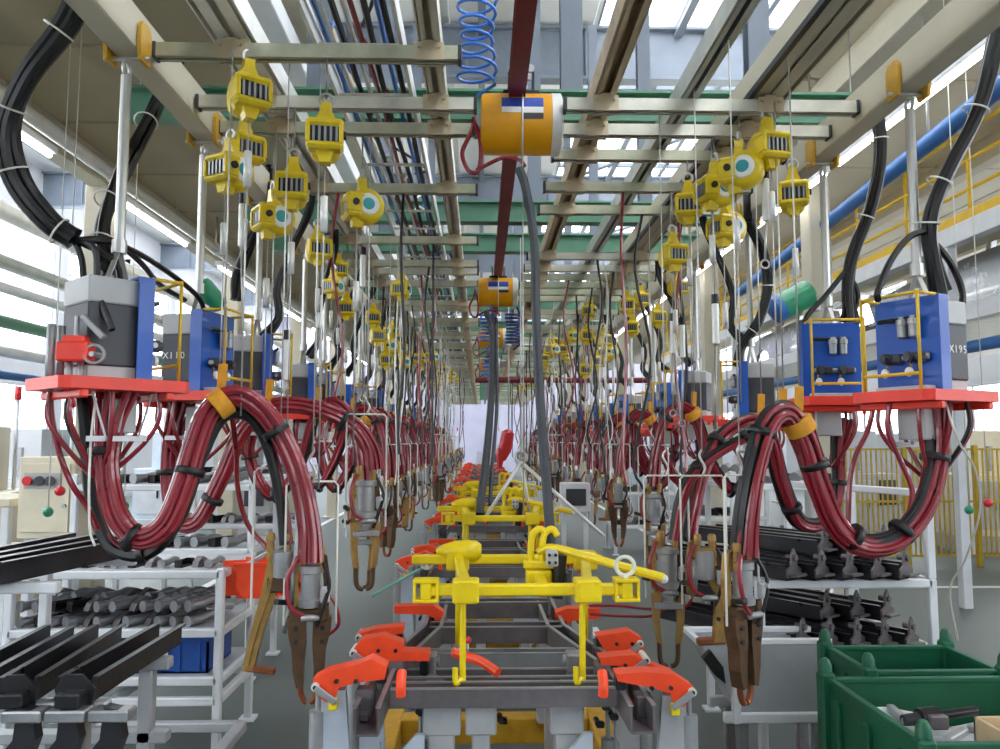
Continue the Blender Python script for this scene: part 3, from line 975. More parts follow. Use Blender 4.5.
# further stations share two patterns each side
def loc_path(side, v):
    r = random.Random(v)
    j = lambda s: r.uniform(-s, s)
    q = [(.02, 0, -.08), (-.02, .02, -.3), (.02 + j(.03), .02, -.52 + j(.06)), (.16, 0, -.62 + j(.06)), (.29 + j(.02), -.02, -.4), (.39, -.03, -.12), (.50, -.04, .0 + j(.03)), (.61, -.04, -.1), (.68, -.04, -.34), (.70, -.04, -.56)]
    return [Vector((x * side * 1.0, y, z)) for x, y, z in q]
HB = {}
for side in (1, -1):
    for v in range(3):
        HB[side, v] = bundle('hose_bundle', 'x', 'hose', None, loc_path(side, v + 20), ([BH] + [RH] * 4 + [BH] * (1 + v) + [RH] * 2), .022, 2., 1.2, (.15, .36, .78), (.6, ZT - ZP), n=4, seg=6, seed=v + 3, origin=(0, 0, 0))
used = set()
HL = {1: 'red and black welding hose bundle looping between transformer and gun, further along the mezzanine row',
      -1: 'red and black welding hose bundle looping between transformer and gun, further along the gallery row'}
for side, ys, x in ((1, YL, XL), (-1, YR, XR)):
    for i, y in enumerate(ys[2:]):
        k = (side, i % 3)
        o = HB[k] if k not in used else copy_tree(HB[k])
        used.add(k)
        o.location = (x, y, ZP)
        o['label'] = ('%s red and black hose bundle along the mezzanine row, counted from the fat red loop' if side > 0 else '%s red and black hose bundle along the gallery row, counted from the green bins') % ORD[i + 2]
        o['group'] = 'hose bundles along the mezzanine row' if side > 0 else 'hose bundles along the gallery row'

# ================================================================ WELD GUNS
def arm_plate(mb, pts, th, o=(0, 0, 0), u=(1, 0, 0), v=(0, 0, 1)):
    return mb.prism(pts, o, u, v, th)
def make_gun(kind):
    t = thing('weld_gun', 'x', 'weld gun', (0, 0, 0))
    for x in (-.03, .035):
        MB().lathe((x, 0, .06), (0, 0, -1), [(0, .014), (.01, .019), (.03, .019), (.032, .015), (.07, .015), (.075, .02), (.1, .02)], 12).part('hose_coupling', 'brass', t)
    if kind in ('pair', 'claw', 'tan'):
        for s in (-1, 1):
            arm_plate(MB(), [(s * .035, .03), (s * .06, .02), (s * .075, -.08), (s * .07, -.2), (s * .045, -.22), (s * .05, -.08)][::s], .03, (0, .03, 0)).part('side_plate', 'brass' if s < 0 else 'bronze', t)
        MB().tube(catmull([(-.05, -.03, .02), (-.085, -.05, -.06), (-.07, -.06, -.16), (-.02, -.05, -.2)], 5), .009, 7).part('water_hose', 'red_hose', t)
        MB().tube(catmull([(.05, -.03, .0), (.075, -.055, -.08), (.05, -.06, -.17), (.03, -.04, -.24)], 5), .008, 7).part('water_hose', 'rubber', t)
        MB().cbox((.06, -.045, -.12), (.035, .03, .06)).cyl((.06, -.06, -.1), (.06, -.075, -.1), .009, 8).part('trigger_box', 'box_light', t)
        MB().bar((-.09, -.02, -.15), (-.12, -.1, -.13), .02, .02).part('grip', 'rubber', t)
        MB().cyl((-.03, -.05, -.205), (.04, -.05, -.205), .013, 8).part('pivot_pin', 'gun_grey', t)
    if kind == 'pair':
        MB().lathe((0, 0, -.01), (0, 0, -1), [(0, .03), (.004, .045), (.03, .045), (.034, .038), (.13, .038), (.134, .047), (.16, .047), (.165, .03)], 16).part('cylinder', 'gun_grey', t)
        MB().cbox((0, .0, -.2), (.15, .06, .05)).cbox((.05, -.03, -.19), (.03, .02, .07)).part('yoke', 'bronze', t)
        for s in (-1, 1):
            a = MB()
            pr = [(s * .015, -.2), (s * .085, -.21), (s * .08, -.27), (s * .065, -.33), (s * .06, -.41), (s * .045, -.475), (s * .02, -.47), (s * .02, -.40), (s * .012, -.31)]
            arm_plate(a, pr if s > 0 else pr[::-1], .055)
            a = a.part('arm', 'bronze', t)
            b = MB()
            for z in (-.25, -.3):
                b.cyl((s * .05, -.036, z), (s * .05, .036, z), .009, 8)
            b.part('bolt', 'steel_black', a)
            MB().tube(catmull([(s * .032, 0, -.46), (s * .03, 0, -.5), (s * .018, 0, -.53), (s * .006, 0, -.535)], 4), .012, 8).part('electrode', 'copper', t)
    elif kind == 'claw':
        MB().lathe((0, 0, -.01), (0, 0, -1), [(0, .03), (.004, .052), (.025, .052), (.03, .044), (.15, .044), (.154, .054), (.18, .054), (.185, .03)], 16).part('cylinder', 'gun_grey', t)
        for s in (-1, 1):
            MB().cyl((s * .03, 0, -.18), (s * .03, 0, -.26), .007, 8).part('piston_rod', 'wire', t)
        MB().cbox((0, 0, -.27), (.13, .05, .03)).part('yoke', 'gun_grey', t)
        for s in (-1, 1):
            pr = [(s * .03, -.2), (s * .075, -.22), (s * .07, -.33), (s * .055, -.43), (s * .03, -.44), (s * .04, -.34), (s * .035, -.27)]
            arm_plate(MB(), pr if s > 0 else pr[::-1], .035).part('arm', 'brass', t)
            MB().tube(catmull([(s * .042, 0, -.43), (s * .04, 0, -.5), (s * .03, 0, -.53), (s * .008, 0, -.54)], 4), .011, 8).part('electrode', 'bronze', t)
    elif kind == 'long':
        MB().lathe((.02, 0, -.01), (0, 0, -1), [(0, .03), (.004, .04), (.1, .04), (.104, .03)], 14).part('cylinder', 'gun_grey', t)
        a = arm_plate(MB(), [(-.03, -.02), (.02, -.03), (.005, -.16), (-.05, -.33), (-.085, -.47), (-.125, -.47), (-.1, -.34), (-.06, -.18)], .03).part('arm', 'brass', t)
        arm_plate(MB(), [(-.005, -.06), (-.02, -.17), (-.072, -.33), (-.1, -.45), (-.108, -.45), (-.084, -.33), (-.035, -.17), (-.018, -.06)], .05).part('rib', 'brass', a)
        MB().bar((-.115, 0, -.46), (.0, 0, -.475), .03, .025).part('foot', 'copper', t)
        MB().cyl((.06, 0, -.05), (.055, 0, -.22), .014, 10).cyl((.055, 0, -.22), (.03, 0, -.33), .01, 8).part('actuator', 'gun_grey', t)
        MB().cbox((.01, 0, -.14), (.09, .05, .06)).part('yoke', 'bronze', t)
    else:   # 'tan' : straight tan arm with an L foot
        MB().lathe((.0, 0, -.01), (0, 0, -1), [(0, .03), (.004, .042), (.12, .042), (.125, .03)], 14).part('cylinder', 'gun_grey', t)
        a = arm_plate(MB(), [(-.02, .0), (.04, -.0), (.055, -.1), (.1, -.18), (.09, -.3), (.08, -.4), (.03, -.4), (.04, -.29), (.045, -.2), (-.0, -.12)], .04).part('arm', 'brass', t)
        q = MB()
        for z in (-.08, -.13, -.3):
            q.cyl((.05, -.028, z), (.05, .028, z), .009, 8)
        q.part('bolt', 'steel_black', a)
        MB().bar((.085, 0, -.395), (-.04, 0, -.4), .035, .03).part('foot', 'copper', t)
        MB().cyl((-.04, 0, -.05), (-.045, 0, -.2), .012, 8).part('actuator', 'gun_grey', t)
    # bent white bail that carries the gun
    MB().tube([(-.1, 0, -.24), (-.1, 0, .3), (-.085, 0, .315), (.085, 0, .315), (.1, 0, .3), (.1, 0, -.24)], .0048, 6).part('bail', 'white_wire', t)
    MB().tube(catmull([(0, 0, .315), (.012, 0, .35), (-.012, 0, .40), (0, 0, .43)], 4), .006, 6).part('hook', 'wire', t)
    MB().cyl((0, 0, .43), (0, 0, 1.35), .003, 6).part('lift_wire', 'wire', t)
    MB().tube(catmull([(.03, .02, -.1), (.09, .03, -.16), (.11, .03, -.25), (.06, .03, -.3)], 5), .007, 6).part('control_lead', 'red_hose', t)
    return t
GUN = {k: make_gun(k) for k in ('pair', 'claw', 'long', 'tan')}
gused = set()
def gun(kind, loc, rdeg, label, group=None):
    o = GUN[kind] if kind not in gused else copy_tree(GUN[kind])
    gused.add(kind)
    o.location = loc
    o.rotation_euler = (0, 0, R(rdeg))
    o['label'] = label
    if group: o['group'] = group
    for ch in o.children:           # the lift wire ends at the crossbars
        if ch.name.startswith('lift_wire'):
            k = (ZT + .026 - loc[2] - .43) / .92
            ch.location.z = .43 - .43 * k
            ch.scale = (1, 1, k)
    return o
gun('pair', P(311, 562, 3.15), 8, 'bronze weld gun with two tapered arms at the end of the fat red hose loop')
gun('long', P(278, 548, 3.16), 0, 'long slanting brass weld gun with an L-shaped foot beside the two-armed bronze gun')
gun('claw', P(366, 478, 3.9), 20, 'grey weld gun in a bent white bail fed from the transformer lettered X110')
gun('pair', P(742, 558, 3.0), 35, 'bronze weld gun with two tapered arms beside the green bins')
gun('tan', P(704, 548, 3.45), 0, 'tan weld gun with an L-shaped foot beside the grey part cart')
gun('claw', P(667, 545, 3.6), -5, 'grey weld gun with pincer tips pointing at the grey floor beside the tan gun')
GL = {1: 'weld gun hanging from a crossbar further along the mezzanine row', -1: 'weld gun hanging from a crossbar further along the gallery row'}
GK = {'claw': 'grey pincer weld gun', 'pair': 'two-armed bronze weld gun', 'tan': 'tan L-footed weld gun', 'long': 'slanting brass weld gun'}
kinds = ['claw', 'pair', 'tan', 'claw', 'long']
for side, ys, x in ((1, YL, XL), (-1, YR, XR)):
    for i, y in enumerate(ys[2:]):
        w = 'mezzanine' if side > 0 else 'gallery'
        gun(kinds[i % 5], (x + side * .7, y - .04, ZP - .6), rc.uniform(-40, 40), '%s %s along the %s row, counted from the camera end' % (ORD[i], GK[kinds[i % 5]], w) if 0 else '%s at the %s hose bundle of the %s row' % (GK[kinds[i % 5]], ORD[i + 2], w), 'weld guns along the %s row' % w)
        if i >= 4 and i % 2 == 0:
            k2 = kinds[(i + 2) % 5]
            gun(k2, (x + side * .92, y + .35, ZP - .5), rc.uniform(-40, 40), '%s just past the %s hose bundle of the %s row' % (GK[k2], ORD[i + 2], w), 'weld guns along the %s row' % w)

# ================================================================ POWER CABLES
PC = ('rubber', .02, 'cable')
def pcable(path, n, label, group=None, sp1=2.5, sp0=1., ties=(.2, .45, .7), seed=1):
    return bundle('power_cable', label, 'cable', group, path, [PC] * n, .026, sp0, sp1, (), None, n=5, seg=7, seed=seed)
def white_ties(t, path, fr_, r):
    pts = catmull(path, 5)
    T, N, B = frames(pts)
    for f in fr_:
        i = int(f * (len(pts) - 1))
        MB().ring(pts[i], T[i], r, .004, 14, 5).part('white_tie', 'white_wire', t, pts[0])
pa = pp([(86, -30, 2.75), (66, 20, 2.78), (26, 75, 2.8), (8, 130, 2.85), (18, 180, 2.9), (48, 222, 2.92), (75, 240, 2.95)])
t = pcable(pa, 5, 'thick black cable bundle curving down beside the first transformer under the mezzanine', seed=2, sp1=1.3)
white_ties(t, pa, (.22, .45, .66, .9), .054)
for lst in ([(75, 240, 2.95), (82, 262, 2.95), (84, 300, 2.92), (84, 345, 2.9), (84, 378, 2.9)],
            [(75, 240, 2.95), (95, 250, 2.93), (98, 290, 2.88), (112, 330, 2.85)],
            [(75, 240, 2.95), (108, 256, 2.97), (118, 268, 2.98), (120, 280, 2.98)],
            [(75, 240, 2.95), (110, 240, 3.1), (140, 262, 3.3), (160, 285, 3.6), (185, 300, 3.86)],
            [(75, 240, 2.95), (120, 245, 3.1), (165, 270, 3.5), (200, 300, 3.8), (205, 330, 3.86)]):
    MB().tube(catmull(pp(lst), 6), .0125, 7).part('branch_cable', 'rubber', t, pa[0])
pa = pp([(176, 62, 3.9), (160, 92, 3.8), (142, 130, 3.6), (118, 175, 3.4), (102, 215, 3.25), (100, 248, 3.15), (108, 275, 3.1)])
t = pcable(pa, 4, 'black cable bundle crossing in front of the cream mezzanine to the first transformer', seed=3, sp1=1.8)
white_ties(t, pa, (.3, .6, .8), .052)
pa = pp([(1010, -20, 3.1), (994, 40, 3.12), (976, 110, 3.15), (948, 165, 3.18), (930, 205, 3.2), (926, 235, 3.22), (930, 262, 3.24), (934, 292, 3.28)])
t = pcable(pa, 4, 'thick black cable bundle dropping to the transformer lettered X195', seed=4, sp1=2.2)
white_ties(t, pa, (.3, .5, .68), .052)
for lst in ([(928, 235, 3.22), (950, 262, 3.25), (962, 290, 3.3), (962, 312, 3.3)], [(928, 235, 3.22), (932, 262, 3.22), (936, 285, 3.25)],
            [(927, 230, 3.21), (908, 238, 3.19), (890, 262, 3.15), (878, 292, 3.12), (878, 300, 3.15)]):
    MB().tube(catmull(pp(lst), 6), .014, 7).part('branch_cable', 'rubber', t, pa[0])
pa = pp([(868, 104, 4.0), (877, 125, 4.0), (878, 165, 4.02), (868, 210, 4.05), (854, 245, 4.08), (847, 270, 4.1), (845, 295, 4.1), (846, 325, 4.12)])
t = pcable(pa, 4, 'black cable bundle hanging between two cream rails to the half hidden transformer', seed=5, sp1=2.0)
white_ties(t, pa, (.22, .48), .05)
for lst in ([(846, 270, 4.1), (826, 295, 4.08), (806, 318, 4.05), (803, 340, 4.05)], [(846, 270, 4.1), (846, 300, 4.1), (842, 322, 4.1)], [(846, 270, 4.1), (858, 295, 4.1), (850, 322, 4.1)]):
    MB().tube(catmull(pp(lst), 6), .014, 7).part('branch_cable', 'rubber', t, pa[0])
for lst, lab, br in (([(270, 172, 4.9), (266, 205, 4.9), (250, 240, 4.92), (236, 275, 4.94), (233, 300, 4.94)], 'thick black cable bundle hanging beside the stacked yellow balancers', 1),
                     ([(748, 222, 5.1), (760, 250, 5.15), (766, 285, 5.2), (758, 318, 5.25), (740, 345, 5.3), (735, 365, 5.3)], 'thick black cable bundle curling below the gallery-side balancer cluster', -1)):
    pa = pp(lst)
    t = pcable(pa, 4, lab, seed=6, sp1=1.5)
    white_ties(t, pa, (.4, .7), .05)
    MB().cyl(pa[0], (pa[0].x, pa[0].y, 3.5), .03, 8).part('riser', 'rubber', t, pa[0])
pc = {}
for side in (1, -1):
    pa = [Vector(q) for q in ((side * .32, -.1, 1.4), (side * .3, -.05, 1.25), (side * .2, 0, 1.0), (side * .12, .03, .75), (side * .14, .02, .55), (side * .05, .02, .42))]
    pc[side] = bundle('power_cable', 'black power cable bundle sagging from the rails to its transformer, along the %s row' % ('mezzanine' if side > 0 else 'gallery'), 'cable',
                      'power cables along the %s row' % ('mezzanine' if side > 0 else 'gallery'), pa, [('rubber', .017, 'cable')] * 3, .02, 1, 2.5, (), None, n=4, seg=6, seed=8, origin=(0, 0, 0))
for side, ys, x in ((1, YL, XL), (-1, YR, XR)):
    for i, y in enumerate(ys[2:]):
        o = pc[side] if i == 0 else copy_tree(pc[side])
        o['label'] = 'black power cable sagging from the rails to the %s transformer of the %s row' % (ORD[i + 2], 'mezzanine' if side > 0 else 'gallery')
        o.location = (x, y, ZP)
        o.rotation_euler = (0, 0, rc.uniform(-.5, .5))
        o.scale = (1, 1, rc.uniform(.93, 1.0))

# ================================================================ SPRING BALANCERS
def make_balancer():
    t = thing('spring_balancer', 'x', 'balancer', (0, 0, 0))
    MB().lathe((-.055, 0, 0), (1, 0, 0), [(0, .05), (.008, .068), (.03, .08), (.06, .083), (.085, .078), (.1, .066), (.106, .05)], 20).part('drum_housing', 'yellow', t)
    f = MB()
    f.box((-.065, -.1, .022), (.065, -.02, .05), .01).box((-.065, -.1, -.06), (.065, -.03, -.034), .01)
    f.box((-.065, -.1, -.04), (-.05, -.03, .03)).box((.05, -.1, -.04), (.065, -.03, .03))
    f.part('guide_housing', 'yellow', t)
    w = MB().box((-.051, -.086, -.036), (.051, -.05, .024), 0).part('window', 'rubber', t)
    rb = MB()
    for k in range(5):
        rb.box((-.042 + .02 * k, -.092, -.033), (-.034 + .02 * k, -.086, .021), 0)
    rb.part('drum_groove', 'gun_grey', w)
    MB().prism([(-.05, .04), (.05, .04), (.02, .1), (.018, .13), (-.018, .13), (-.02, .1)], (0, -.02, 0), (1, 0, 0), (0, 0, 1), .035).part('lug', 'yellow', t)
    MB().lathe((.05, 0, 0), (1, 0, 0), [(0, .05), (.006, .047), (.008, .044)], 18).part('side_cap', 'label_white', t)
    MB().lathe((.056, 0, 0), (1, 0, 0), [(0, .028), (.005, .026)], 16).part('emblem_disc', 'emblem', t)
    MB().cyl((.075, -.06, .0), (.055, -.06, .0), .015, 10).part('adjuster', 'steel_black', t)
    MB().prism([(-.03, -.06), (.03, -.06), (.018, -.1), (-.018, -.1)], (0, -.04, 0), (1, 0, 0), (0, 0, 1), .05).part('cable_guide', 'yellow', t)
    MB().ring((0, -.02, .145), (0, 1, 0), .022, .007, 14, 6).part('hook', 'wire', t)
    MB().cyl((0, -.02, 0), (0, -.02, 1), .0045, 6).part('suspension_wire', 'wire', t)
    MB().cyl((0, -.04, 0), (0, -.04, -1), .003, 6).part('balance_wire', 'wire', t)
    MB().cyl((0, -.04, 0), (0, -.04, -.13), .014, 10).part('end_sleeve', 'alu', t)
    return t
b0 = make_balancer()
bcount = [0]
def balancer(loc, rdeg, label, group=None, wire=1.0, sleeve=.35, s=1.):
    o = b0 if bcount[0] == 0 else copy_tree(b0)
    bcount[0] += 1
    o.location = loc
    o.rotation_euler = (0, 0, R(rdeg))
    o.scale = (s, s, s)
    o['label'] = label
    if group: o['group'] = group
    for ch in o.children:
        if ch.name.startswith('suspension_wire'):
            ch.location.z = .15
            ch.scale = (1, 1, max(.01, (ZT - .03 - loc[2]) / s - .15))
        elif ch.name.startswith('balance_wire'):
            ch.location.z = -.09
            ch.scale = (1, 1, wire / s)
        elif ch.name.startswith('end_sleeve'):
            ch.location.z = -.09 - sleeve
    return o
Lb, Rb = LBAR, RBAR
near = [
 # px, py, Y, rot, label
 (246, 97, Lb[0], 35, 'yellow spring balancer close under the first crossbar beside the cream beam', 1.2),
 (326, 141, Lb[0], 8, 'yellow spring balancer on a long hook under the middle of the first crossbar', 1.3),
 (242, 152, Lb[1], 40, 'upper of the two stacked yellow balancers beside the cream beam', .5),
 (234, 172, Lb[1] - .12, -30, 'lower of the two stacked yellow balancers beside the cream beam', 1.0),
 (294, 190, Lb[1], 6, 'yellow balancer with a ribbed window under the second crossbar on the mezzanine side', 1.1),
 (366, 207, Lb[2], -68, 'round yellow balancer showing a blue and white disc on the mezzanine side', 1.2),
 (277, 219, Lb[2], -55, 'small round yellow balancer close to the cream beam behind the ribbed-window one', .9),
 (317, 250, Lb[3], 25, 'yellow balancer under the fourth crossbar on the mezzanine side', 1.0),
 (765, 150, Rb[0], 12, 'yellow balancer directly under the first crossbar on the gallery side', 1.1),
 (745, 170, Rb[0], -120, 'yellow balancer tucked beside the one under the first gallery-side crossbar', 1.0),
 (719, 190, Rb[1], -78, 'round yellow balancer showing a white disc on the gallery side', .9),
 (793, 197, Rb[1], -20, 'lone yellow balancer hanging in front of the blue sloping pipe', .6),
 (688, 208, Rb[2], -12, 'yellow balancer on a long hook in front of the balancer cluster on the gallery side', 1.0),
 (730, 228, Rb[2], -70, 'yellow balancer with a large white disc, lowest of the gallery-side cluster', 1.0),
 (671, 256, Rb[3], 12, 'yellow balancer under the fourth crossbar on the gallery side', 1.0),
]
for px, py, Y, r, lab, wl in near:
    balancer(P(px, py, Y), r, lab, None, wl, rnd.uniform(.1, .3), 1.12)
mid = [(338, 270, 6.15, 20), (335, 287, 6.0, -30), (347, 309, 6.15, 5), (403, 290, Lb[4], -15), (373, 318, Lb[5], 10), (376, 336, Lb[6], 25), (392, 346, Lb[7], -70), (386, 360, Lb[7], 10), (404, 362, Lb[8], -40)]
midr = [(676, 288, Rb[5], 20), (627, 306, Rb[5], -10), (657, 318, Rb[6], 5), (633, 328, Rb[7], -20), (640, 300, Rb[6], 10), (611, 352, Rb[8], -70), (596, 362, Rb[10], 10), (585, 370, Rb[10], 0), (602, 340, Rb[8], 30)]
def blab(Y, bars, w):
    k = min(range(len(bars)), key=lambda i: abs(bars[i] - Y))
    return 'yellow spring balancer hanging under the %s crossbar on the %s side' % (ORD[k], w)
BLL = 'yellow spring balancer in the thinning row beyond the fourth crossbar on the mezzanine side'
BLR = 'yellow spring balancer in the thinning row beyond the fourth crossbar on the gallery side'
for px, py, Y, r in mid:
    balancer(P(px, py, Y), r, blab(Y, Lb, 'mezzanine'), 'far balancers on the mezzanine side', 1.0, rnd.uniform(.1, .4))
for px, py, Y, r in midr:
    balancer(P(px, py, Y), r, blab(Y, Rb, 'gallery'), 'far balancers on the gallery side', 1.0, rnd.uniform(.1, .4))
for y in Lb[8::2]:
    for k in range(2):
        balancer((rnd.uniform(-1.1, -.55), y, ZT - rnd.uniform(.2, .5)), rnd.uniform(-80, 40), blab(y, Lb, 'mezzanine'), 'far balancers on the mezzanine side', 1.2, rnd.uniform(.1, .4))
for y in Rb[9::2]:
    for k in range(2):
        balancer((rnd.uniform(.9, 1.4), y, ZT - rnd.uniform(.2, .5)), rnd.uniform(-80, 40), blab(y, Rb, 'gallery'), 'far balancers on the gallery side', 1.2, rnd.uniform(.1, .4))
# air cylinders hanging on rods under the bars
def rod_cyl(px, py0, py1, Y, label, group):
    a, b = P(px, py0, Y), P(px, py1, Y)
    t = thing('lift_rod', label, 'rod', a, group=group)
    MB().cyl(a, (a.x, a.y, ZT - .03), .0035, 6).part('wire', 'wire', t, a)
    MB().lathe(a, (0, 0, -1), [(0, .01), (.01, .016), (.03, .018), (.22, .018), (.225, .01)], 12).part('cylinder', 'alu', t, a)
    MB().lathe(a, (0, 0, -1), [(-.03, .014), (-.028, .018), (.02, .019)], 12).part('collar', 'rubber', t, a)
    MB().cyl(a - Vector((0, 0, .22)), b, .006, 8).part('rod', 'wire', t, a)
    MB().ring(b - Vector((0, 0, .02)), (0, 1, 0), .02, .005, 12, 6).part('eye', 'wire', t, a)
for i, (px, a_, b_, Y) in enumerate(((320, 292, 400, Lb[3]), (363, 252, 395, Lb[3]), (287, 336, 395, Lb[2]), (243, 200, 330, Lb[1]))):
    rod_cyl(px, a_, b_, Y, 'slim silver lifting cylinder ' + ['low under the fourth mezzanine-side crossbar', 'high under the fourth mezzanine-side crossbar', 'under the third mezzanine-side crossbar', 'below the stacked yellow balancers'][i], 'lifting cylinders on the mezzanine side')
for i, (px, a_, b_, Y) in enumerate(((673, 318, 410, Rb[3]), (682, 322, 420, Rb[3]), (765, 175, 260, Rb[0]), (715, 300, 430, Rb[1]))):
    rod_cyl(px, a_, b_, Y, 'slim silver lifting cylinder ' + ['of the close pair under the fourth gallery-side crossbar', 'of the close pair under the fourth gallery-side crossbar', 'under the first gallery-side crossbar', 'under the second gallery-side crossbar'][i], 'lifting cylinders on the gallery side')

# thin air lines dropping from the bars between the guns
for side, bars in ((1, LBAR), (-1, RBAR)):
    for i, y in enumerate(bars[3:] if side > 0 else bars[3:]):
        for j in range(2):
            x = (-.72 if side > 0 else 1.05) + rnd.uniform(-.35, .35)
            z1 = rnd.uniform(1.25, 1.7)
            d = rnd.uniform(-.06, .06)
            m = rnd.choice(['rubber', 'rubber', 'rubber', 'red_hose', 'wire', 'white_wire'])
            MB().tube(catmull([(x, y, ZT - .03), (x + d, y, 2.9), (x - d, y + .03, 2.3), (x + d * 1.5, y, z1 + .2), (x + d * .5, y - .03, z1)], 4), .010 if m in ('rubber', 'red_hose') else .005, 6).thing(
                'air_line', m, {'rubber': 'thin black', 'red_hose': 'thin red', 'white_wire': 'thin white', 'wire': 'thin silver'}[m] + ' air line hanging under the %s crossbar on the %s side' % (ORD[i + 3], 'mezzanine' if side > 0 else 'gallery'), 'hose', (x, y, ZT - .03), group='air lines on the %s side' % ('mezzanine' if side > 0 else 'gallery'))
# ================================================================ AIR HOISTS ON THE RED RAIL
def make_hoist():
    t = thing('air_hoist', 'x', 'hoist', (0, 0, 0))
    MB().lathe((-.2, 0, 0), (1, 0, 0), [(0, .12), (.006, .142), (.02, .148), (.34, .148), (.345, .148)], 32).part('drum', 'hoist_orange', t)
    MB().lathe((.145, 0, 0), (1, 0, 0), [(0, .15), (.045, .15), (.05, .14), (.055, .12)], 32).part('end_cover', 'alu', t)
    MB().lathe((-.225, 0, 0), (1, 0, 0), [(0, .05), (.02, .06), (.026, .1), (.03, .12)], 20).part('hub', 'gun_grey', t)
    def patch(z0, z1, x0, x1, m, nm):
        q = MB(); n = 6; vs = []
        for i in range(n + 1):
            z = z0 + (z1 - z0) * i / n
            y = -math.sqrt(max(0, .1495 ** 2 - z * z))
            vs += [(x0, y, z), (x1, y, z)]
        q.add(vs, [(2 * i, 2 * i + 1, 2 * i + 3, 2 * i + 2) for i in range(n)], True)
        return q.part(nm, m, t)
    patch(.03, .085, -.1, .1, 'label_blue', 'name_plate')
    patch(.0, .03, -.1, .1, 'label_white', 'name_plate')
    patch(-.03, -.002, .0, .1, 'rubber_grey', 'name_plate')
    b = MB()
    for x in (-.06, .06):
        b.box((x - .006, -.03, .14), (x + .006, .03, .26))
    b.box((-.09, -.04, .14), (.09, .04, .165))
    b.part('bracket', 'steel_black', t)
    q = MB()
    for x in (-.045, .045):
        for s in (-1, 1):
            q.cyl((x, s * .05, .27), (x, s * .035, .27), .02, 10)
    q.part('trolley_wheels', 'gun_grey', t)
    MB().cyl((0.0, -.15, .14), (0, -.15, -.22), .005, 6).part('rope', 'wire', t)
    MB().cyl((0.0, -.15, -.22), (0, -.15, -1.9), .003, 6).part('rope_tail', 'wire', t)
    MB().tube(catmull([(-.235, -.02, .0), (-.25, -.03, -.06), (-.29, -.04, -.16), (-.26, -.05, -.25), (-.21, -.05, -.25), (-.2, -.05, -.12), (-.235, -.04, .02)], 6), .011, 8).part('air_hose', 'red_hose', t)
    MB().tube(catmull([(-.22, -.05, -.25), (-.1, -.08, -.2), (-.02, -.12, -.22), (.01, -.14, -.26)], 6), .01, 8).part('supply_hose', 'red_hose', t)
    return t
h0 = make_hoist()
for i, (py, px, Y, lab) in enumerate(((125, 521, 3.75, 'big orange-yellow air hoist drum with blue name plate under the red rail'),
                                      (298, 500, 7.8, 'orange air hoist drum between the two dark blue hose coils'),
                                      (349, 495, 11.4, 'small distant orange air hoist drum on the red rail'),
                                      (384, 490, 15.5, 'farthest orange air hoist drum on the red rail'))):
    o = h0 if i == 0 else copy_tree(h0)
    p = P(px, py, Y)
    o.location = (.17 if i else p.x, Y, 3.24 if i else p.z)
    o['label'] = lab
def coil(px, y0, y1, Y, r, turns, wr, m, lab):
    a, b = P(px, y0, Y), P(px, y1, Y)
    pts = [Vector((a.x, a.y, a.z + .15))]
    n = turns * 14
    for i in range(n + 1):
        an = 2 * math.pi * i / 14
        f = i / n
        rr = r * (1 + .12 * math.sin(f * 9))
        pts.append(Vector((a.x + rr * math.cos(an), a.y + rr * math.sin(an), a.z + (b.z - a.z) * f)))
    pts.append(Vector((b.x, b.y, b.z - .06)))
    MB().tube(pts, wr, 7).thing('coil_hose', m, lab, 'hose', b)
coil(477, -14, 84, 3.72, .088, 7, .0085, 'blue_coil', 'bright blue coiled air hose above the big orange hoist')
coil(487, 314, 342, 7.75, .065, 8, .009, 'blue_coil', 'blue coiled hose hanging beside the dark blue coil under the second hoist')
coil(513, 313, 344, 7.85, .07, 9, .011, 'coil_dark', 'dark blue coiled hose under the second hoist')
coil(487, 358, 376, 11.3, .08, 5, .012, 'blue_coil', 'small distant blue coiled hose under the third hoist')
def black_hose(lst, r, lab):
    c = pp(lst)
    MB().tube(catmull(c, 8), r, 10).thing('drop_hose', 'rubber_grey', lab, 'hose', c[-1])
black_hose([(519, 168, 3.6), (526, 190, 3.6), (534, 240, 3.55), (536, 310, 3.45), (540, 400, 3.3), (547, 490, 3.2), (551, 545, 3.15), (554, 585, 3.12)], .021, 'thick dark grey hose dropping from the big hoist to the yellow lifting spreader')
black_hose([(486, 312, 7.7), (492, 330, 7.6), (492, 380, 7.2), (488, 440, 6.6), (481, 500, 6.0), (480, 515, 5.9)], .032, 'dark hose pair member dropping from the second hoist')
black_hose([(496, 318, 7.7), (497, 400, 7.0), (492, 470, 6.3), (490, 505, 6.0)], .016, 'thinner dark hose beside the one dropping from the second hoist')

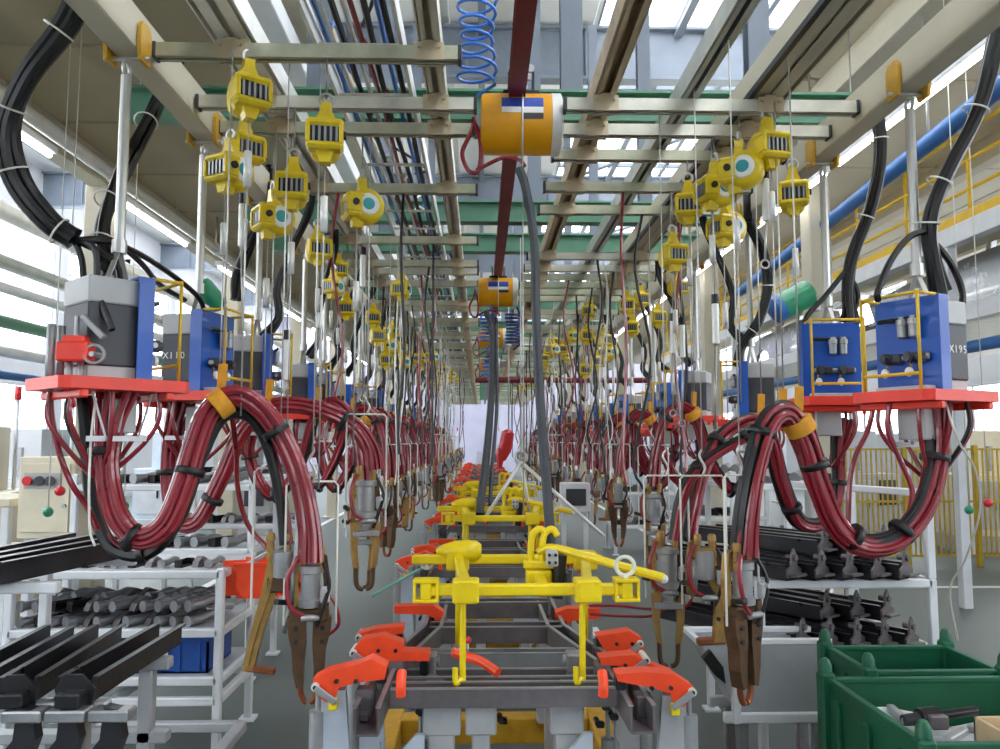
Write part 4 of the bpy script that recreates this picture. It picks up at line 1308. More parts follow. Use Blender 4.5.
# ================================================================ LIFTING FRAMES (YELLOW SPREADERS)
def make_spreader():
    O = Vector((.07, 2.85, 1.2))
    t = thing('spreader', 'x', 'spreader', O)
    def sp(nm, mb, m='spread_yellow', par=None): return mb.part(nm, m, par or t, O)
    Y = 2.85
    a, b = P(415, 590, Y), P(637, 590, Y)
    z = a.z
    sp('front_bar', MB().box((a.x + .03, Y - .022, z - .02), (b.x - .03, Y + .022, z + .02)))
    for x in (a.x + .04, b.x - .04):
        q = MB()
        q.box((x - .045, Y - .035, z + .028), (x + .045, Y + .035, z + .04)).box((x - .045, Y - .035, z - .04), (x + .045, Y + .035, z - .028))
        q.box((x - .02, Y - .03, z - .03), (x + .02, Y + .03, z + .03))
        for s in (-1, 1):
            q.box((x + s * .04 - .005, Y - .03, z - .03), (x + s * .04 + .005, Y + .03, z + .03))
        sp('end_flange', q)
    for px in (466, 587):
        x = P(px, 590, Y).x
        q = MB().box((x - .047, Y - .045, z - .042), (x + .047, Y + .045, z + .038))
        for s in (-1, 1):
            for v in (-1, 1):
                q.cyl((x + s * .032, Y - .055, z + v * .025), (x + s * .032, Y + .05, z + v * .025), .008, 8)
        sp('socket', q)
        xp = P(463 if px < 500 else 582, 600, Y).x
        q = MB().cyl((xp, Y, z - .04), (xp, Y, .885), .0115, 12)
        q.tube(catmull([(xp, Y, .91), (xp - .02, Y - .02, .895), (xp - .026, Y - .02, .91), (xp - .026, Y - .02, .95)], 4), .01, 8)
        sp('leg', q)
        xr = P(458 if px < 500 else 585, 563, 3.5).x
        sp('side_bar', MB().bar((x, Y, z + .01), (xr, 3.5, z + .01), .04, .04))
        q = MB().box((xr - .05, 3.46, z - .035), (xr + .05, 3.54, z + .045))
        sp('socket', q)
        sp('leg', MB().cyl((xr, 3.5, z - .03), (xr, 3.5, .86), .0115, 10))
    xa, xb = P(412, 563, 3.5).x, P(602, 563, 3.5).x
    sp('rear_bar', MB().box((xa, 3.48, z - .01), (xb, 3.52, z + .03)))
    sp('rear_cover', MB().lathe((P(436, 563, 3.5).x, 3.5, z + .045), (1, 0, 0), [(0, .01), (.03, .03), (.08, .045), (.14, .05), (.18, .045), (.2, .03)], 14))
    # handle loops and steering tube
    x0 = P(531, 585, 3.1).x
    for d in (0, .045):
        sp('handle_loop', MB().tube(catmull([(x0 + d, 3.1, z + .0), (x0 + d, 3.1, z + .12), (x0 + d + .01, 3.1, z + .17), (x0 + d + .04, 3.1, z + .185), (x0 + d + .06, 3.1, z + .16)], 5), .014, 10))
    sp('handle_mount', MB().cbox((x0 + .03, 3.1, z + .05), (.12, .05, .03)).cbox((x0 + .03, 3.1, z), (.1, .08, .06)))
    sp('mid_bar', MB().bar((x0 + .03, 2.87, z), (x0 + .03, 3.5, z), .04, .035))
    hp = [P(538, 552, 3.1), P(552, 548, 3.08), P(585, 556, 3.0), P(620, 566, 2.92), P(664, 578, 2.85)]
    sp('steering_tube', MB().tube(catmull(hp, 5), .0165, 10))
    q = MB().ball(P(664, 579, 2.85), .016)
    sp('tube_tip', q, 'white_wire')
    cb = sp('control_box', MB().cbox(P(552, 558, 3.04), (.046, .04, .062)), 'box_light')
    q = MB()
    for s in (-1, 1):
        for v in (-1, 1):
            q.cyl(P(552, 558, 3.04) + Vector((s * .012, -.026, v * .014)), P(552, 558, 3.04) + Vector((s * .012, -.018, v * .014)), .006, 8)
    sp('push_button', q, 'rubber', cb)
    sp('hose_end', MB().cyl(P(561, 555, 3.06), P(557, 598, 3.06), .024, 12), 'rubber')
    for px, py, yy, rr in ((625, 566, 2.85, .033), (427, 562, 3.5, .028)):
        c = P(px, py, yy)
        e = MB().ring(c, (0.1, 1, 0), rr, .0075, 20, 8).cyl(c - Vector((0, 0, rr)), (c.x, c.y, z + .02), .012, 10)
        sp('lifting_eye', e, 'white_wire')
    return t
s0 = make_spreader()
slab = ['yellow lifting spreader with a steering tube standing on the first chassis jig', 'yellow lifting spreader on the second chassis jig', 'yellow lifting spreader on the third chassis jig', 'yellow lifting spreader on the fourth chassis jig', 'yellow lifting spreader on the fifth chassis jig', 'yellow lifting spreader on the last chassis jig']
JO = [2.55 * i for i in range(10)]
for i, dy in enumerate(JO[:3]):
    o = s0 if i == 0 else copy_tree(s0)
    o.location = (.07 if i == 0 else .07 - .03 * (i % 2), 2.85 + dy, 1.2)
    o['label'] = slab[i]

# ================================================================ CHASSIS FRAMES (the workpieces)
def make_chassis():
    O = Vector((.08, 2.8, .8))
    t = thing('chassis_frame', 'x', 'chassis', O)
    def cp(nm, mb, m='steel_dark'): return mb.part(nm, m, t, O)
    def channel(p0, p1, w, h, nm, m='steel_dark'):
        "open channel made of three plates, lips lighter"
        p0, p1 = Vector(p0), Vector(p1)
        d = (p1 - p0).normalized(); s = Vector((0, 0, 1)).cross(d).normalized()
        q = MB()
        q.bar(p0 - s * w / 2, p1 - s * w / 2, .008, h, bev=0).bar(p0 - Vector((0, 0, h / 2)), p1 - Vector((0, 0, h / 2)), w, .008, bev=0)
        q.bar(p0 + s * w / 2, p1 + s * w / 2, .008, h, bev=0)
        o = cp(nm, q, m)
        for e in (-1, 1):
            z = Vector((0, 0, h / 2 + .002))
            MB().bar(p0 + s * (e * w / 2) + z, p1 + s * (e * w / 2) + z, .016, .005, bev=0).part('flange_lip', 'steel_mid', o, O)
        return o
    channel((-.31, 2.8, .867), (.47, 2.8, .867), .07, .06, 'cross_member')
    for y, a, b, h in ((3.02, -.28, .44, .05), (3.3, -.26, .42, .06), (3.75, -.24, .38, .07), (4.28, -.22, .36, .08)):
        channel((a, y, .85), (b, y, .85), .1 if y != 3.3 else .07, h, 'cross_member', 'steel_mid' if y == 3.3 else 'steel_dark')
    for a, b in ((-.37, -.22), (.53, .35)):
        pts = [(a, 2.62, .84), (a * .98 + .0, 3.0, .85), (b, 3.7, .85), (b, 4.4, .83)]
        for i in range(3):
            channel(pts[i], pts[i + 1], .075, .085, 'side_member')
    for x in (-.2, .36):
        cp('gusset', MB().prism([(0, 0), (.12, 0), (.03, .2), (0, .2)] if x < 0 else [(0, 0), (0, .2), (-.03, .2), (-.12, 0)], (x, 2.84, .866), (1, 0, 0), (0, 1, 0), .008))
        cp('bracket', MB().box((x - .03, 3.06, .84), (x + .03, 3.14, .93)).cyl((x - .04, 3.1, .9), (x + .04, 3.1, .9), .022, 12), 'steel_mid')
    cp('perforated_plate', MB().box((-.06, 2.86, .80), (.2, 3.0, .806), 0), 'steel_mid')
    return t
ch0 = make_chassis()

# ================================================================ WELDING JIGS
def make_jig():
    O = Vector((.08, 2.8, 0))
    t = thing('welding_jig', 'x', 'jig', O)
    def jp(nm, mb, m, par=None): return mb.part(nm, m, par or t, O)
    # base
    for x in (-.48, .64):
        jp('base_beam', MB().box((x - .06, 2.6, .12), (x + .06, 4.5, .26)), 'clamp_yellow')
    for y in (2.75, 3.4, 4.35):
        jp('base_beam', MB().box((-.42, y - .06, .14), (.58, y + .06, .27)), 'clamp_yellow')
    for x in (-.48, .64):
        for y in (2.7, 4.4):
            jp('foot', MB().cyl((x, y, 0), (x, y, .12), .04, 10).cyl((x, y, 0), (x, y, .015), .07, 12), 'steel_mid')
    jp('rear_panel', MB().box((-.2, 3.3, .27), (.36, 3.36, .44)), 'clamp_yellow')
    # posts under the cross members
    for px, w in ((442, .09), (481, .065), (566, .075)):
        x = P(px, 720, 2.86).x
        q = MB().box((x - w / 2, 2.83, .27), (x + w / 2, 2.91, .755)).box((x - w / 2 - .022, 2.82, .72), (x + w / 2 + .022, 2.92, .83))
        jp('post', q, 'jig_grey')
    for x in (-.2, .34):
        for y in (3.3, 3.75, 4.28):
            jp('post', MB().box((x - .04, y - .04, .26), (x + .04, y + .04, .75)).box((x - .06, y - .06, .7), (x + .06, y + .06, .775)), 'jig_grey')
    for px in (420, 610):
        x = P(px, 720, 2.9).x
        jp('air_cylinder', MB().cyl((x, 2.95, .35), (x, 2.95, .66), .026, 12).cyl((x, 2.95, .66), (x, 2.95, .76), .009, 8), 'gun_grey')
    for s, px in ((1, 425), (-1, 592)):
        x = P(px, 725, 2.8).x
        jp('knee_plate', MB().prism([(0, .5), (0, .74), (.03 * s, .74), (.17 * s, .58), (.17 * s, .5)] if s < 0 else [(0, .5), (.0, .5), (-.0, .5)] and [(.17 * -s, .5), (.0, .5), (0, .74), (-.03, .74), (-.17, .58)], (x, 2.79, 0), (1, 0, 0), (0, 0, 1), .02), 'jig_blue')
    # clamps: (outline in the photograph, depth, pivot)
    L = [([(315, 676), (328, 669), (361, 661), (372, 656), (388, 664), (386, 676), (361, 679), (341, 684), (336, 697), (328, 699), (322, 694)], 2.75, (318, 683)),
         ([(354, 648), (363, 637), (384, 634), (404, 641), (404, 649), (430, 650), (430, 658), (372, 659), (358, 655)], 3.05, (355, 650)),
         ([(358, 632), (376, 627), (404, 624), (404, 631), (380, 635), (372, 640), (362, 640)], 3.35, (360, 635)),
         ([(395, 605), (434, 604), (444, 611), (444, 624), (438, 634), (433, 634), (436, 618), (428, 613), (395, 612)], 3.95, (440, 625))]
    Rr = [([(614, 671), (643, 669), (671, 671), (691, 684), (690, 691), (681, 703), (672, 702), (668, 690), (648, 684), (616, 678)], 2.75, (689, 688)),
          ([(598, 655), (633, 652), (648, 661), (672, 671), (650, 671), (628, 664), (600, 662)], 3.02, (644, 657)),
          ([(595, 634), (628, 629), (640, 636), (644, 652), (630, 650), (603, 648)], 3.32, (638, 641)),
          ([(555, 611), (567, 607), (599, 607), (599, 617), (572, 619), (564, 626), (560, 641), (555, 636)], 3.95, (558, 630))]
    for lst in (L, Rr):
        for k, (poly, Y, pv) in enumerate(lst):
            pts = [(P(a, b, Y).x, P(a, b, Y).z) for a, b in poly]
            ar = sum(pts[i][0] * pts[(i + 1) % len(pts)][1] - pts[(i + 1) % len(pts)][0] * pts[i][1] for i in range(len(pts)))
            if ar < 0: pts = pts[::-1]
            c = jp('clamp_arm', MB().prism(pts, (0, Y, 0), (1, 0, 0), (0, 0, 1), .075), 'orange')
            p = P(pv[0], pv[1], Y)
            jp('pivot', MB().cyl((p.x, Y - .05, p.z), (p.x, Y + .05, p.z), .014, 12), 'white_wire', c)
            jp('bush', MB().cyl((p.x, Y - .055, p.z), (p.x, Y - .045, p.z), .007, 8), 'rubber', c)
            cx = sum(a for a, b in pts) / len(pts); cz = sum(b for a, b in pts) / len(pts)
            for e in (-.035, .03):
                jp('bolt', MB().cyl((cx + e, Y - .046, cz), (cx + e, Y + .046, cz), .0075, 8), 'steel_black', c)
            s_ = 1 if lst is L else -1
            tip = max(pts, key=lambda v: v[0] * s_)
            jp('clamp_pad', MB().cbox((tip[0] - s_ * .02, Y, tip[1] - .035), (.035, .05, .05)), 'steel_black', c)
            jp('link_bar', MB().bar((p.x, Y - .05, p.z), (p.x + s_ * .07, Y - .05, p.z - .05), .012, .022), 'steel_mid', c)
            # tower of each clamp
            if k < 3:
                s = 1 if lst is L else -1
                tx = p.x + s * .06
                q = MB().prism([(tx - .045, .3), (tx + .045, .3), (tx + .05, .5), (tx + .04, .62), (tx + .055, .66), (tx + .035, p.z - .02), (tx - .045, p.z - .02)] if s > 0 else
                               [(tx - .045, .3), (tx + .045, .3), (tx + .045, p.z - .02), (tx - .035, p.z - .02), (tx - .055, .66), (tx - .04, .62), (tx - .05, .5)], (0, Y, 0), (1, 0, 0), (0, 0, 1), .03)
                jp('clamp_tower', q, 'jig_blue' if s > 0 else 'jig_grey')
                jp('air_cylinder', MB().cyl((p.x - s * .0, Y + .0, .4), (p.x, Y, p.z - .09), .028, 12).cyl((p.x, Y, p.z - .09), (p.x, Y, p.z), .008, 8), 'gun_grey')
                jp('locator', MB().cbox((tx + s * .1, Y, p.z - .06), (.06, .06, .09)).cbox((tx + s * .1, Y, p.z - .1), (.04, .09, .03)), 'steel_dark')
                jp('shim', MB().cbox((tx - s * .0, Y - .045, p.z - .055), (.03, .012, .04)), 'spread_yellow')
                jp('base_plate', MB().box((tx - .09, Y - .08, .26), (tx + .09, Y + .08, .3)), 'jig_grey')
    for px, py in ((418, 712), (428, 722), (424, 706), (604, 706), (612, 716), (598, 724), (500, 720)):
        a = P(px, py, 2.92)
        jp('sensor', MB().cyl(a, a + Vector((.0, .05, .0)), .011, 8).cbox(a + Vector((.012, .03, -.012)), (.03, .03, .02)), 'rubber')
    for px, s in ((402, 1), (602, -1)):
        a, b = P(px, 672, 2.72), P(px + s * -1, 696, 2.68)
        jp('toggle_lever', MB().tube(catmull([a, a.lerp(b, .5) + Vector((0, -.02, 0)), b], 4), .017, 10, rr=None), 'orange')
    a = [P(452, 652, 3.0), P(462, 655, 3.0), P(482, 662, 2.95), P(498, 673, 2.9)]
    jp('toggle_lever', MB().tube(catmull(a, 4), .018, 8), 'orange')
    p = P(468, 640, 3.05)
    jp('pin_handle', MB().cyl(p, p - Vector((0, 0, .08)), .004, 6), 'wire')
    jp('pin_knob', MB().ball(p, .013), 'red_knob')
    return t
j0 = make_jig()
jlab = ['orange-clamped welding jig with white posts holding the nearest dark chassis frame', 'second orange-clamped welding jig in the line of chassis jigs', 'third orange-clamped welding jig in the line of chassis jigs', 'fourth orange-clamped welding jig in the line of chassis jigs', 'fifth orange-clamped welding jig in the line of chassis jigs', 'last orange-clamped welding jig in the line of chassis jigs']
clab = ['dark steel chassis frame clamped under the steering-tube lifting frame', 'dark steel chassis frame on the second welding jig', 'dark steel chassis frame on the third welding jig', 'dark steel chassis frame on the fourth welding jig', 'dark steel chassis frame on the fifth welding jig', 'dark steel chassis frame on the last welding jig']
for i, dy in enumerate(JO):
    o = j0 if i == 0 else copy_tree(j0)
    o.location = (.08, 2.8 + dy, 0); o['label'] = jlab[0] if i == 0 else '%s orange-clamped welding jig in the line of chassis jigs' % ORD[i]
    o = ch0 if i == 0 else copy_tree(ch0)
    o.location = (.08, 2.8 + dy, .8); o['label'] = clab[0] if i == 0 else 'dark steel chassis frame on the %s welding jig' % ORD[i]

# lifting bridle and red tool over the second and third jigs
O = P(521, 462, 5.5)
t = thing('lifting_bridle', 'pair of slanting silver bridle rods hung above the second jig', 'bridle', O)
for q in ((483, 521, 5.4), (604, 536, 5.2), (531, 520, 5.6)):
    MB().cyl(O, P(*q), .012, 8).part('bridle_rod', 'alu', t, O)
MB().ring(O + Vector((0, 0, .03)), (0, 1, 0), .04, .01, 16, 8).part('ring', 'wire', t, O)
MB().cyl(O + Vector((0, 0, .07)), O + Vector((0, 0, 1.6)), .005, 6).part('rope', 'wire', t, O)
O = P(506, 450, 8.6)
t = thing('red_gripper', 'bright red hanging gripper tool over the third jig', 'tool', O)
MB().lathe(O + Vector((0.03, 0, .22)), (-.2, 0, -1), [(0, .03), (.03, .07), (.2, .075), (.26, .06), (.34, .03)], 14).part('body', 'red_knob', t, O)
MB().lathe(O + Vector((-.05, 0, .02)), (-.1, 0, -1), [(0, .05), (.05, .06), (.14, .04), (.22, .02)], 12).part('jaw', 'red_knob', t, O)
MB().cyl(O + Vector((.03, 0, .22)), O + Vector((.03, 0, 1.6)), .008, 6).part('rope', 'wire', t, O)
# red cross pipe in the distance
t = thing('cross_pipe', 'red painted pipe crossing the line beyond the third hoist', 'pipe', (.8, 13.4, 2.78))
MB().cyl((-.9, 0, 0), (2.1, 0, 0), .05, 12).part('pipe_run', 'red_rail', t)
for x in (-.6, 1.6):
    MB().cyl((x, 0, .05), (x, 0, .62), .012, 6).part('hanger', 'wire', t)
# ================================================================ RACKS AND STOCK
def tube_rack(name, label, x0, x1, y0, y1, zs, top, w=.045, m='white', cat='rack', feet=True):
    O = Vector(((x0 + x1) / 2, (y0 + y1) / 2, 0))
    t = thing(name, label, cat, O)
    for x in (x0, x1):
        for y in (y0, y1):
            MB().box((x - w / 2, y - w / 2, .02), (x + w / 2, y + w / 2, top)).part('post', m, t, O)
            MB().box((x - .05, y - .05, 0), (x + .05, y + .05, .02)).part('foot', m, t, O)
    for z in zs:
        for y in (y0, y1):
            MB().box((x0, y - w / 2, z - w), (x1, y + w / 2, z)).part('shelf_rail', m, t, O)
        for x in (x0, (x0 + x1) / 2, x1):
            MB().box((x - w / 2, y0, z - w), (x + w / 2, y1, z)).part('cross_rail', m, t, O)
    return t
def shelf_sheet(t, x0, x1, y0, y1, z, m='white'):
    MB().box((x0, y0, z), (x1, y1, z + .006), 0).part('shelf_sheet', m, t, t.location)

# small pressed parts
def small_parts():
    out = []
    q = MB()
    q.box((-.09, -.03, 0), (.09, .03, .006), 0).box((-.09, -.03, 0), (-.084, .03, .05), 0).box((.084, -.03, 0), (.09, .03, .05), 0).box((-.09, .026, 0), (.09, .03, .05), 0)
    out.append(q.mesh('bracket', 'steel_black'))
    q = MB()
    q.tube([(-.1, 0, .03), (-.02, 0, .03), (.05, .0, .045), (.1, 0, .03)], .028, 10)
    q.lathe((-.11, 0, .03), (1, 0, 0), [(0, .034), (.02, .034)], 10)
    out.append(q.mesh('tube_bracket', 'steel_mid'))
    q = MB()
    q.prism([(-.08, 0), (.08, 0), (.06, .05), (.0, .075), (-.06, .04)], (0, 0, 0), (1, 0, 0), (0, 0, 1), .05)
    q.cyl((0, -.04, .035), (0, .04, .035), .018, 10)
    out.append(q.mesh('cast_bracket', 'steel_dark'))
    return out
SP = small_parts()
SN = ['bracket', 'tube_bracket', 'cast_bracket']
rp_ = random.Random(21)
def stock(loc, k, rz, label, group, s=1., tilt=0.):
    o = bpy.data.objects.new(SN[k], SP[k]); COL.objects.link(o)
    o.location = loc; o.rotation_euler = (tilt, 0, rz); o.scale = (s, s, s)
    return tag(o, label, 'bracket', group)
RL = tube_rack('part_rack', 'white tube rack with blue crates on its lower level beside the orange bin', -2.62, -1.46, 4.5, 5.1, (.33, .44, .70, 1.02), 1.03)
shelf_sheet(RL, -2.62, -1.46, 4.5, 5.1, .70, 'cart_grey')
shelf_sheet(RL, -2.62, -1.46, 4.5, 5.1, 1.02, 'cart_grey')
shelf_sheet(RL, -2.62, -1.46, 4.5, 5.1, .44, 'cart_grey')
RLAB = ['pressed dark bracket lying on the middle shelf above the blue crates', 'silver tube bracket lying on the middle shelf above the blue crates', 'cast bracket lying on the middle shelf above the blue crates']
for i in range(12):
    for j in range(4):
        k = rp_.choice((0, 1, 1, 1, 2))
        stock((-2.52 + .085 * i, 4.6 + .26 * (j % 2), .707 + .085 * (j // 2)), k, R(58) + rp_.uniform(-.04, .04), RLAB[k], 'brackets on the middle shelf: ' + SN[k].replace('_', ' '), rp_.uniform(.92, 1.0))
TLAB = ['pressed dark bracket in the row on the top shelf of the blue-crate rack', 'silver tube bracket in the row on the top shelf of the blue-crate rack', 'cast bracket in the row on the top shelf of the blue-crate rack']
for i in range(12):
    k = (i * 2) % 3
    stock((-2.5 + .088 * i, 4.62, 1.027), k, R(80), TLAB[k], 'brackets on the top shelf: ' + SN[k].replace('_', ' '), .75)
def crate(x0, x1, y0, y1, z0, h, label):
    O = Vector(((x0 + x1) / 2, (y0 + y1) / 2, z0))
    t = thing('crate', label, 'crate', O)
    q = MB()
    q.box((x0, y0, z0), (x1, y1, z0 + .01), 0)
    for a, b in (((x0, y0), (x1, y0 + .012)), ((x0, y1 - .012), (x1, y1)), ((x0, y0), (x0 + .012, y1)), ((x1 - .012, y0), (x1, y1))):
        q.box((a[0], a[1], z0), (b[0], b[1], z0 + h), 0)
    q.part('body', 'crate_blue', t, O)
    r = MB()
    for k in range(4):
        x = x0 + (x1 - x0) * (k + .5) / 4
        r.box((x - .012, y0 - .012, z0 + .01), (x + .012, y0, z0 + h - .02), 0)
    r.part('rib', 'crate_blue', t, O)
    MB().box((x0 - .012, y0 - .014, z0 + h - .025), (x1 + .012, y0, z0 + h)).part('rim', 'crate_blue', t, O)
    MB().box((x0 - .012, y1, z0 + h - .025), (x1 + .012, y1 + .014, z0 + h)).part('rim', 'crate_blue', t, O)
    MB().box((x0 + (x1 - x0) * .42, y0 - .014, z0 + h * .5), (x0 + (x1 - x0) * .5, y0 - .012, z0 + h * .8), 0).part('sticker', 'paper', t, O)
crate(-1.97, -1.53, 4.54, 4.95, .447, .2, 'large blue plastic crate with a paper sticker under the middle shelf')
crate(-2.45, -2.09, 4.54, 4.95, .447, .2, 'smaller blue plastic crate next to the large one under the middle shelf')
# orange bin on the rack end
O = P(250, 580, 4.4)
t = thing('parts_bin', 'orange plastic bin hooked on the end of the blue-crate rack', 'bin', (O.x, O.y, .86))
q = MB()
zb = .86
prs = [(-.09, .0), (.06, .0), (.11, .05), (.14, .2), (-.14, .2), (-.125, .05)]
for y in (-.1, .1):
    q.prism(prs, (O.x + .02, O.y + .22 + y, zb), (1, 0, 0), (0, 0, 1), .01)
q.box((O.x - .11, O.y + .12, zb), (O.x + .12, O.y + .32, zb + .01), 0)
q.bar((O.x - .11, O.y + .22, zb), (O.x - .12, O.y + .22, zb + .2), .2, .01)
q.bar((O.x + .12, O.y + .22, zb), (O.x + .16, O.y + .22, zb + .2), .2, .01)
q.part('body', 'orange', t, (O.x, O.y, .86))
MB().box((O.x - .13, O.y + .11, zb + .18), (O.x + .17, O.y + .13, zb + .2)).part('rim', 'orange', t, (O.x, O.y, .86))
MB().bar((O.x - .1, O.y + .2, zb + .16), (O.x + .06, O.y + .2, zb + .25), .03, .03).part('tool_bar', 'gun_grey', t, (O.x, O.y, .86))

# long pressed channels
def channel_mesh(L, w, h, ear=True, m='steel_black'):
    q = MB()
    q.box((0, -w / 2, 0), (L, w / 2, .006), 0).box((0, -w / 2, 0), (L, -w / 2 + .006, h), 0).box((0, w / 2 - .006, 0), (L, w / 2, h), 0)
    q.box((0, -w / 2 - .02, h - .005), (L, -w / 2 + .006, h), 0).box((0, w / 2 - .006, h - .005), (L, w / 2 + .02, h), 0)
    me = q.mesh('channel_body', m)
    e = None
    if ear:
        e = MB()
        e.prism([(-w * .62, -.02), (w * .62, -.02), (w * .66, .02), (w * .3, .04), (w * .2, .11), (.0, .13), (-w * .16, .1), (-w * .25, .04), (-w * .66, .02)], (-.012, 0, h * .45), (0, 1, 0), (0, 0, 1), .012)
        e.cyl((-.03, 0, h * .45 + .08), (.03, 0, h * .45 + .08), .016, 10)
        e.box((-.06, -w * .5, h * .3), (.0, w * .5, h * .45))
        e = e.mesh('end_bracket', 'steel_dark')
    return me, e
def channel(me, e, p0, ang, label, group, tilt=0.):
    t = thing('steel_channel', label, 'channel', p0, ang, group=group)
    mpart('channel_body', me, t, rot=(0, tilt, 0))
    if e: mpart('end_bracket', e, t, rot=(0, tilt, 0))
    return t
# right rack
RR = tube_rack('part_rack', 'white bin-side tube rack with dark channel parts behind the green bins', 1.5, 2.44, 4.25, 5.2, (.64, 1.0), 1.0)
for x in (2.04, 2.44):
    MB().box((x - .022, 5.18 if x < 2.1 else 4.228, 1.0), (x + .022, 5.22 if x < 2.1 else 4.272, 1.48)).part('post', 'white', RR, RR.location)
MB().bar((2.04, 5.2, 1.46), (2.44, 4.25, 1.46), .04, .04).part('shelf_rail', 'white', RR, RR.location)
cm_, ce_ = channel_mesh(.98, .1, .085)
base = Vector((2.36, 4.12, 1.005))
dirv = math.atan2(.82, -.58)
for lev, (z, lab, grp, n) in enumerate(((1.005, 'dark eared channel on the upper level of the rack behind the green bins', 'channels on the upper rack level', 5),
                                        (.645, 'dark eared channel on the lower level of the rack behind the green bins', 'channels on the lower rack level', 5))):
    for k in range(n):
        px_ = (905 - 28 * k) if lev == 0 else (908 - 27 * k)
        Y = 4.2
        x = P(px_, 600, Y).x
        channel(cm_, ce_, (x, Y, z), dirv, '%s %s, counted from the post' % (ORD[k], lab.replace(' the rack behind the green bins', ' the bin-side rack')), grp)
    for k in range(3):
        x = P(890 - 30 * k, 600, 4.4).x
        channel(cm_, ce_, (x - .02, 4.42, z + .1), dirv, '%s stacked %s' % (ORD[k], lab.replace(' the rack behind the green bins', ' the bin-side rack')), grp + ', second layer')
# left channels on a trestle
TR = thing('trestle', 'pale grey trestle carrying three dark steel beams', 'trestle', (-1.9, 3.2, 0))
TO_ = (-1.9, 3.2, 0)
for y, zz in ((2.98, .80), (3.56, .80)):
    MB().box((-2.6, y - .03, zz - .05), (-1.36, y + .03, zz)).part('top_rail', 'cart_grey', TR, TO_)
    MB().box((-2.6, y - .03, zz - .36), (-1.36, y + .03, zz - .31)).part('lower_rail', 'cart_grey', TR, TO_)
    for x in (-2.5, -1.46):
        MB().box((x - .03, y - .03, 0), (x + .03, y + .03, zz - .05)).part('leg', 'cart_grey', TR, TO_)
MB().box((-1.49, 2.98, .3), (-1.43, 3.56, .35)).part('side_rail', 'cart_grey', TR, TO_)
bm_, _e = channel_mesh(.82, .11, .09, False, 'steel_black')
be = MB()
be.prism([(-.06, -.01), (.06, -.01), (.075, .05), (.04, .1), (-.02, .1), (-.07, .05)], (-.01, 0, 0), (0, 1, 0), (0, 0, 1), .014).box((-.08, -.045, .0), (0, .045, .05))
be = be.mesh('end_bracket', 'steel_black')
for k, (a, b) in enumerate((((20, 684, 2.95), (108, 632, 3.75)), ((78, 686, 2.95), (168, 638, 3.75)), ((-40, 684, 2.95), (60, 632, 3.75)))):
    p, q = P(*a), P(*b)
    p.z = .805
    channel(bm_, be, p, math.atan2(q.y - p.y, q.x - p.x), ['dark steel beam in the middle of the pale trestle', 'dark steel beam on the trestle pointing at the blue crates', 'dark steel beam on the trestle farthest from the blue crates'][k], None)
for k in range(3):
    p = P(2 + 44 * k, 745, 2.85)
    t = thing('steel_bracket', 'dark bent end bracket hooked over the top rail of the pale trestle', 'bracket', (p.x, 2.9, .60), group='brackets hooked on the trestle')
    MB().prism([(-.1, -.12), (.02, -.14), (.06, -.02), (.1, .1), (.08, .2), (.03, .21), (.02, .1), (-.04, .02)], (0, 0, 0), (1, 0, 0), (0, 0, 1), .05).part('web', 'steel_black', t)
    MB().box((-.02, -.04, .16), (.12, .04, .2)).part('lip', 'steel_mid', t)
# upper stand at the far left with a thick beam
US = tube_rack('beam_stand', 'white stand under the single thick dark beam beside the cream cabinet', -2.9, -2.13, 3.25, 3.95, (1.18,), 1.18)
for y in (3.25, 3.95):
    MB().box((-2.13, y - .022, 1.135), (-1.7, y + .022, 1.18)).part('shelf_rail', 'white', US, US.location)
for k in range(3):
    p, q = P(-14 - 12 * k, 590 - 2 * k, 3.15 + .07 * k), P(112 - 30 * k, 560, 3.85)
    p.z = 1.186
    channel(bm_, be, p, math.atan2(q.y - p.y, q.x - p.x), '%s of three thick dark beams on the white stand by the cream cabinet' % ORD[k], 'dark beams on the white stand')
# dolly on the floor
DO = thing('dolly', 'low pale dolly frame with red-wheeled casters on the floor under the dark beams', 'dolly', (-1.55, 4.0, 0))
for (a, b) in (((-2.1, 4.42, .2), (-1.3, 4.42, .2)), ((-2.1, 3.75, .2), (-1.3, 3.75, .2)), ((-2.1, 3.75, .2), (-2.1, 4.42, .2)), ((-1.3, 3.75, .2), (-1.3, 4.42, .2))):
    MB().bar(a, b, .06, .05).part('frame_bar', 'cart_grey', DO, (-1.55, 4.0, 0))
for x in (-2.05, -1.35):
    for y in (3.8, 4.38):
        MB().lathe((x - .015, y, .05), (1, 0, 0), [(0, .045), (.004, .05), (.026, .05), (.03, .045)], 14).part('wheel', 'red_knob', DO, (-1.55, 4.0, 0))
        MB().box((x - .025, y - .02, .05), (x + .025, y + .02, .18)).part('fork', 'gun_grey', DO, (-1.55, 4.0, 0))

# racks deeper in the left aisle
for k, (x0, x1, y0, y1, lab) in enumerate(((-3.0, -1.7, 5.9, 6.6, 'white rack of small castings behind the blue-crate rack'), (-3.0, -1.75, 7.6, 8.3, 'white rack of small castings standing third in the mezzanine aisle'))):
    rk = tube_rack('part_rack', lab, x0, x1, y0, y1, (.5, .95, 1.42), 1.5)
    for z in (.5, .95, 1.42):
        shelf_sheet(rk, x0, x1, y0, y1, z, 'cart_grey')
    for i in range(10):
        for z in (.5, .95, 1.42):
            kk = rp_.choice((0, 1, 1, 2))
            lb = lab.split(' of small')[0]
            stock((x0 + .12 + (x1 - x0 - .2) * i / 9.5, y0 + .14, z + .007), kk, R(62) + rp_.uniform(-.06, .06), ['pressed dark bracket', 'silver tube bracket', 'cast bracket'][kk] + (' on the shelves of the rack behind the blue-crate rack' if k == 0 else ' on the shelves of the third mezzanine rack'), ['pressed', 'tube', 'cast'][kk] + ' brackets on rack %s' % ('two' if k == 0 else 'three'), 1.2)
